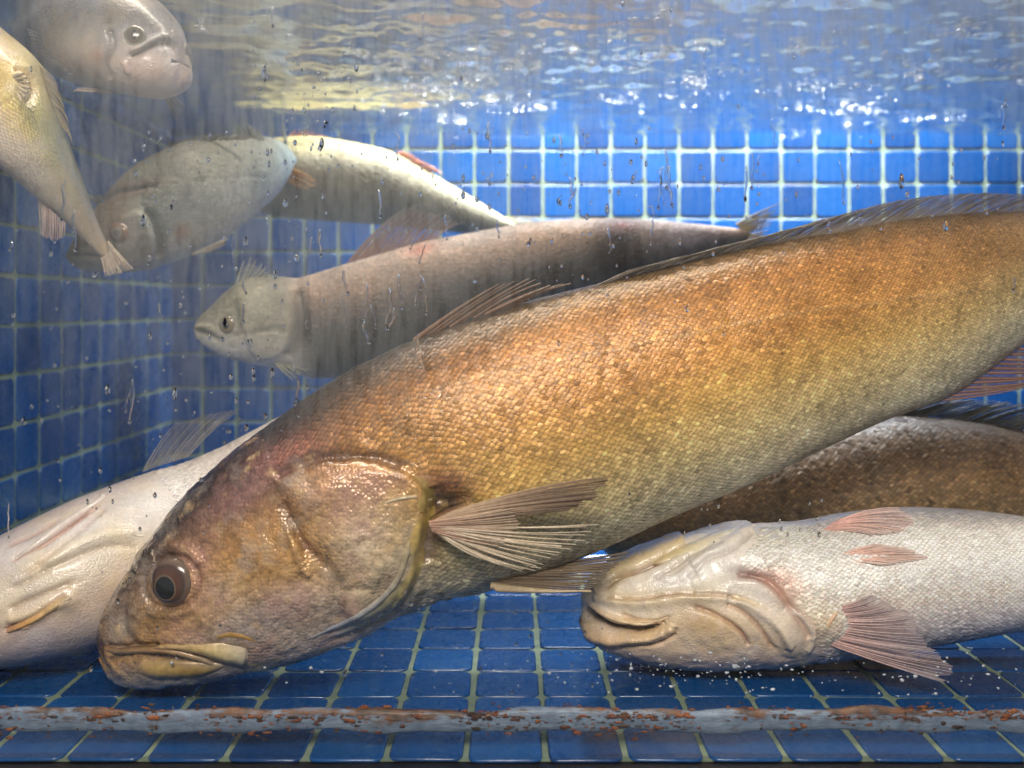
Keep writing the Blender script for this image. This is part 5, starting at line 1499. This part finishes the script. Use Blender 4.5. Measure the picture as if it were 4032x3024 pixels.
# ------------------------------------------------------------------ sealant bead with rusty deposit, dark ledge
def bead_and_ledge():
    k = NT("grey_sealant")
    co = k.n("ShaderNodeTexCoord").outputs['Object']
    mp = k.n("ShaderNodeMapping", inp={'Scale': (60.0, 150.0, 240.0)})
    k.link(co, mp.inputs[0])
    n1 = k.noise(1.0, 6, 0.65, mp.outputs[0])
    n2 = k.noise(130, 4, 0.6, co)
    sx = k.n("ShaderNodeSeparateXYZ", inp={0: co})
    hi = k.math('MULTIPLY', k.math('SUBTRACT', sx.outputs[2], 0.0245), 26.0)
    gate = k.math('MULTIPLY', k.math('SUBTRACT', k.noise(11, 3, 0.6, co), 0.5), 0.9)
    m = k.ramp(k.math('ADD', k.math('ADD', n1, hi), gate), [(0.57, 0.0), (0.70, 1.0)])
    c = k.mix(k.ramp(n2, [(0.3, 0.0), (0.7, 1.0)]), (0.10, 0.145, 0.22), (0.20, 0.26, 0.35))
    c = k.mix(m, c, k.mix(k.ramp(n2, [(0.4, 0.0), (0.6, 1.0)]), (0.15, 0.065, 0.028), (0.055, 0.030, 0.020)))
    c = k.mix(k.ramp(n2, [(0.66, 0.0), (0.72, 0.8)]), c, (0.06, 0.03, 0.02))
    p = k.n("ShaderNodeBsdfPrincipled", inp={'Base Color': c, 'Roughness': 0.42, 'Normal': k.bump(n1, 0.6, 0.003), 'Coat Weight': 0.2, 'Coat Roughness': 0.2})
    k.link(p.outputs[0], k.out.inputs[0])
    nx, na = 420, 16
    V = []
    for i in range(nx):
        x = LEFT_X + .004 + (RIGHT_X - LEFT_X - .008) * i / (nx - 1)
        r = 1 + .10 * math.sin(x * 60) + .07 * math.sin(x * 143 + 1) + rng.normal(0, .02)
        zc = .0222 + .0008 * math.sin(x * 37) + .0005 * math.sin(x * 91)
        for a in range(na):
            t = 2 * math.pi * a / na
            V.append((x, .6052 + .0036 * r * math.copysign(abs(math.cos(t)) ** .6, math.cos(t)), zc + .0068 * r * math.copysign(abs(math.sin(t)) ** .8, math.sin(t))))
    Fc = [(i * na + a, i * na + (a + 1) % na, (i + 1) * na + (a + 1) % na, (i + 1) * na + a) for i in range(nx - 1) for a in range(na)]
    o = mesh_obj("sealant_bead", np.array(V), Fc, k.m)
    tag(o, "grey silicone sealant bead with brown stains along the foot of the glass", "sealant")
    # crumbs of rust on and above the bead
    r = np.random.default_rng(5)
    n = 3200
    x = r.uniform(LEFT_X + .03, .56, n)
    clump = np.sin(x * 31) + np.sin(x * 77 + 2) + np.sin(x * 190) + r.normal(0, .6, n)
    x = x[clump > -.4]
    n = len(x)
    up = r.random(n) < .78
    z = np.where(up, .0272 + .0010 * np.sin(x * 53) + r.normal(0, .0013, n), r.normal(.0200, .0035, n))
    y = np.where(z > .0260, .6014 + (z - .0260) * 1.2, .6012 + np.clip(.0165 - z, 0, 1) * .4)
    rad = np.abs(r.normal(0, .00035, n)) + .00025
    st = np.stack([r.uniform(1, 3.6, n), r.uniform(.25, .5, n), r.uniform(.6, 1.3, n)], 1)
    cols = np.array([S('#7a4020'), S('#5a2e18'), S('#33201a'), S('#8a5028'), S('#4c3628')])[r.integers(0, 5, n)]
    ob = blobs("rust_deposit", np.stack([x, y, z], 1), rad, attr_mat("rust", .8, 0, 0, 900, .4), st, .28, 1, None, cols)
    tag(ob, "crumbs of orange-brown rust caked along the grey sealant", "rust", kind='stuff')
    # scum flecks drifting over the bead, right
    n = 230
    x = np.concatenate([r.normal(.12, .05, 110), r.normal(.27, .06, 70), r.normal(.0, .12, 50)])
    z = .033 + np.abs(r.normal(0, .008, n))
    y = r.uniform(.612, .66, n)
    rad = np.abs(r.normal(0, .00035, n)) + .0002
    st = np.stack([r.uniform(.8, 1.8, n), r.uniform(.6, 1.2, n), r.uniform(.6, 1.4, n)], 1)
    ob = blobs("scum_flecks", np.stack([x, y, z], 1), rad, plain_mat("scum", (.42, .45, .50), .6), st, .2)
    tag(ob, "pale flecks of scum hanging in the water above the sealant", "scum", kind='stuff')
    # ledge below the glass
    led = NT("black_ledge")
    p = led.n("ShaderNodeBsdfPrincipled", inp={'Base Color': (.006, .006, .008, 1), 'Roughness': .5})
    led.link(p.outputs[0], led.out.inputs[0])
    x0, x1, y0, y1, z0, z1 = LEFT_X - .1, RIGHT_X + .1, .50, .5995, -.12, -.0012
    V = [(x, y, z) for x in (x0, x1) for y in (y0, y1) for z in (z0, z1)]
    Fc = [(0, 1, 3, 2), (4, 6, 7, 5), (0, 4, 5, 1), (2, 3, 7, 6), (0, 2, 6, 4), (1, 5, 7, 3)]
    tag(mesh_obj("ledge", V, Fc, led.m, smooth_shade=False), "black ledge under the front glass of the tank", "ledge")


bead_and_ledge()


# ------------------------------------------------------------------ air bubbles and foam under the surface
def bubbles():
    r = np.random.default_rng(23)
    k = NT("air_bubble")
    g = k.n("ShaderNodeBsdfGlossy", inp={0: (.95, .97, 1, 1), 1: .08})
    t = k.n("ShaderNodeBsdfTransparent", inp={0: (.92, .96, 1, 1)})
    d = k.n("ShaderNodeBsdfDiffuse", inp={0: (.85, .88, .9, 1)})
    fr = k.n("ShaderNodeLayerWeight", inp={0: .45})
    m = k.n("ShaderNodeMixShader", inp={0: fr.outputs[1], 1: t.outputs[0], 2: g.outputs[0]})
    m2 = k.n("ShaderNodeMixShader", inp={0: .18, 1: m.outputs[0], 2: d.outputs[0]})
    k.link(m2.outputs[0], k.out.inputs[0])
    xs, ys = [], []
    for _ in range(75):
        big = r.random() < .75
        cx, cy = (r.normal(.06, .16), r.normal(1.02, .15)) if big else (r.normal(.42, .10), r.normal(.98, .15))
        n = int(r.uniform(5, 30))
        ang = r.normal(0, .35)
        t = r.normal(0, r.uniform(.006, .05), n)
        xs.append(cx + t * math.cos(ang) + r.normal(0, .003, n))
        ys.append(cy + t * math.sin(ang) * 1.5 + r.normal(0, .004, n))
    n3 = 70
    x = np.concatenate(xs + [r.uniform(-.45, .7, n3)])
    y = np.clip(np.concatenate(ys + [r.uniform(.68, 1.38, n3)]), .66, 1.40)
    z = WATER_Z - .0018 - np.abs(r.normal(0, .0025, len(x)))
    z[-n3:] -= np.abs(r.normal(0, .01, n3))
    rad = np.abs(r.normal(0, .0010, len(x))) + .0004
    st = np.stack([r.uniform(1, 2.2, len(x)), r.uniform(1, 1.6, len(x)), r.uniform(.6, 1, len(x))], 1)
    ob = blobs("air_bubbles", np.stack([x, y, z], 1), rad, k.m, st, 0, 1)
    tag(ob, "glinting air bubbles gathered under the water surface", "bubbles", kind='stuff')


bubbles()
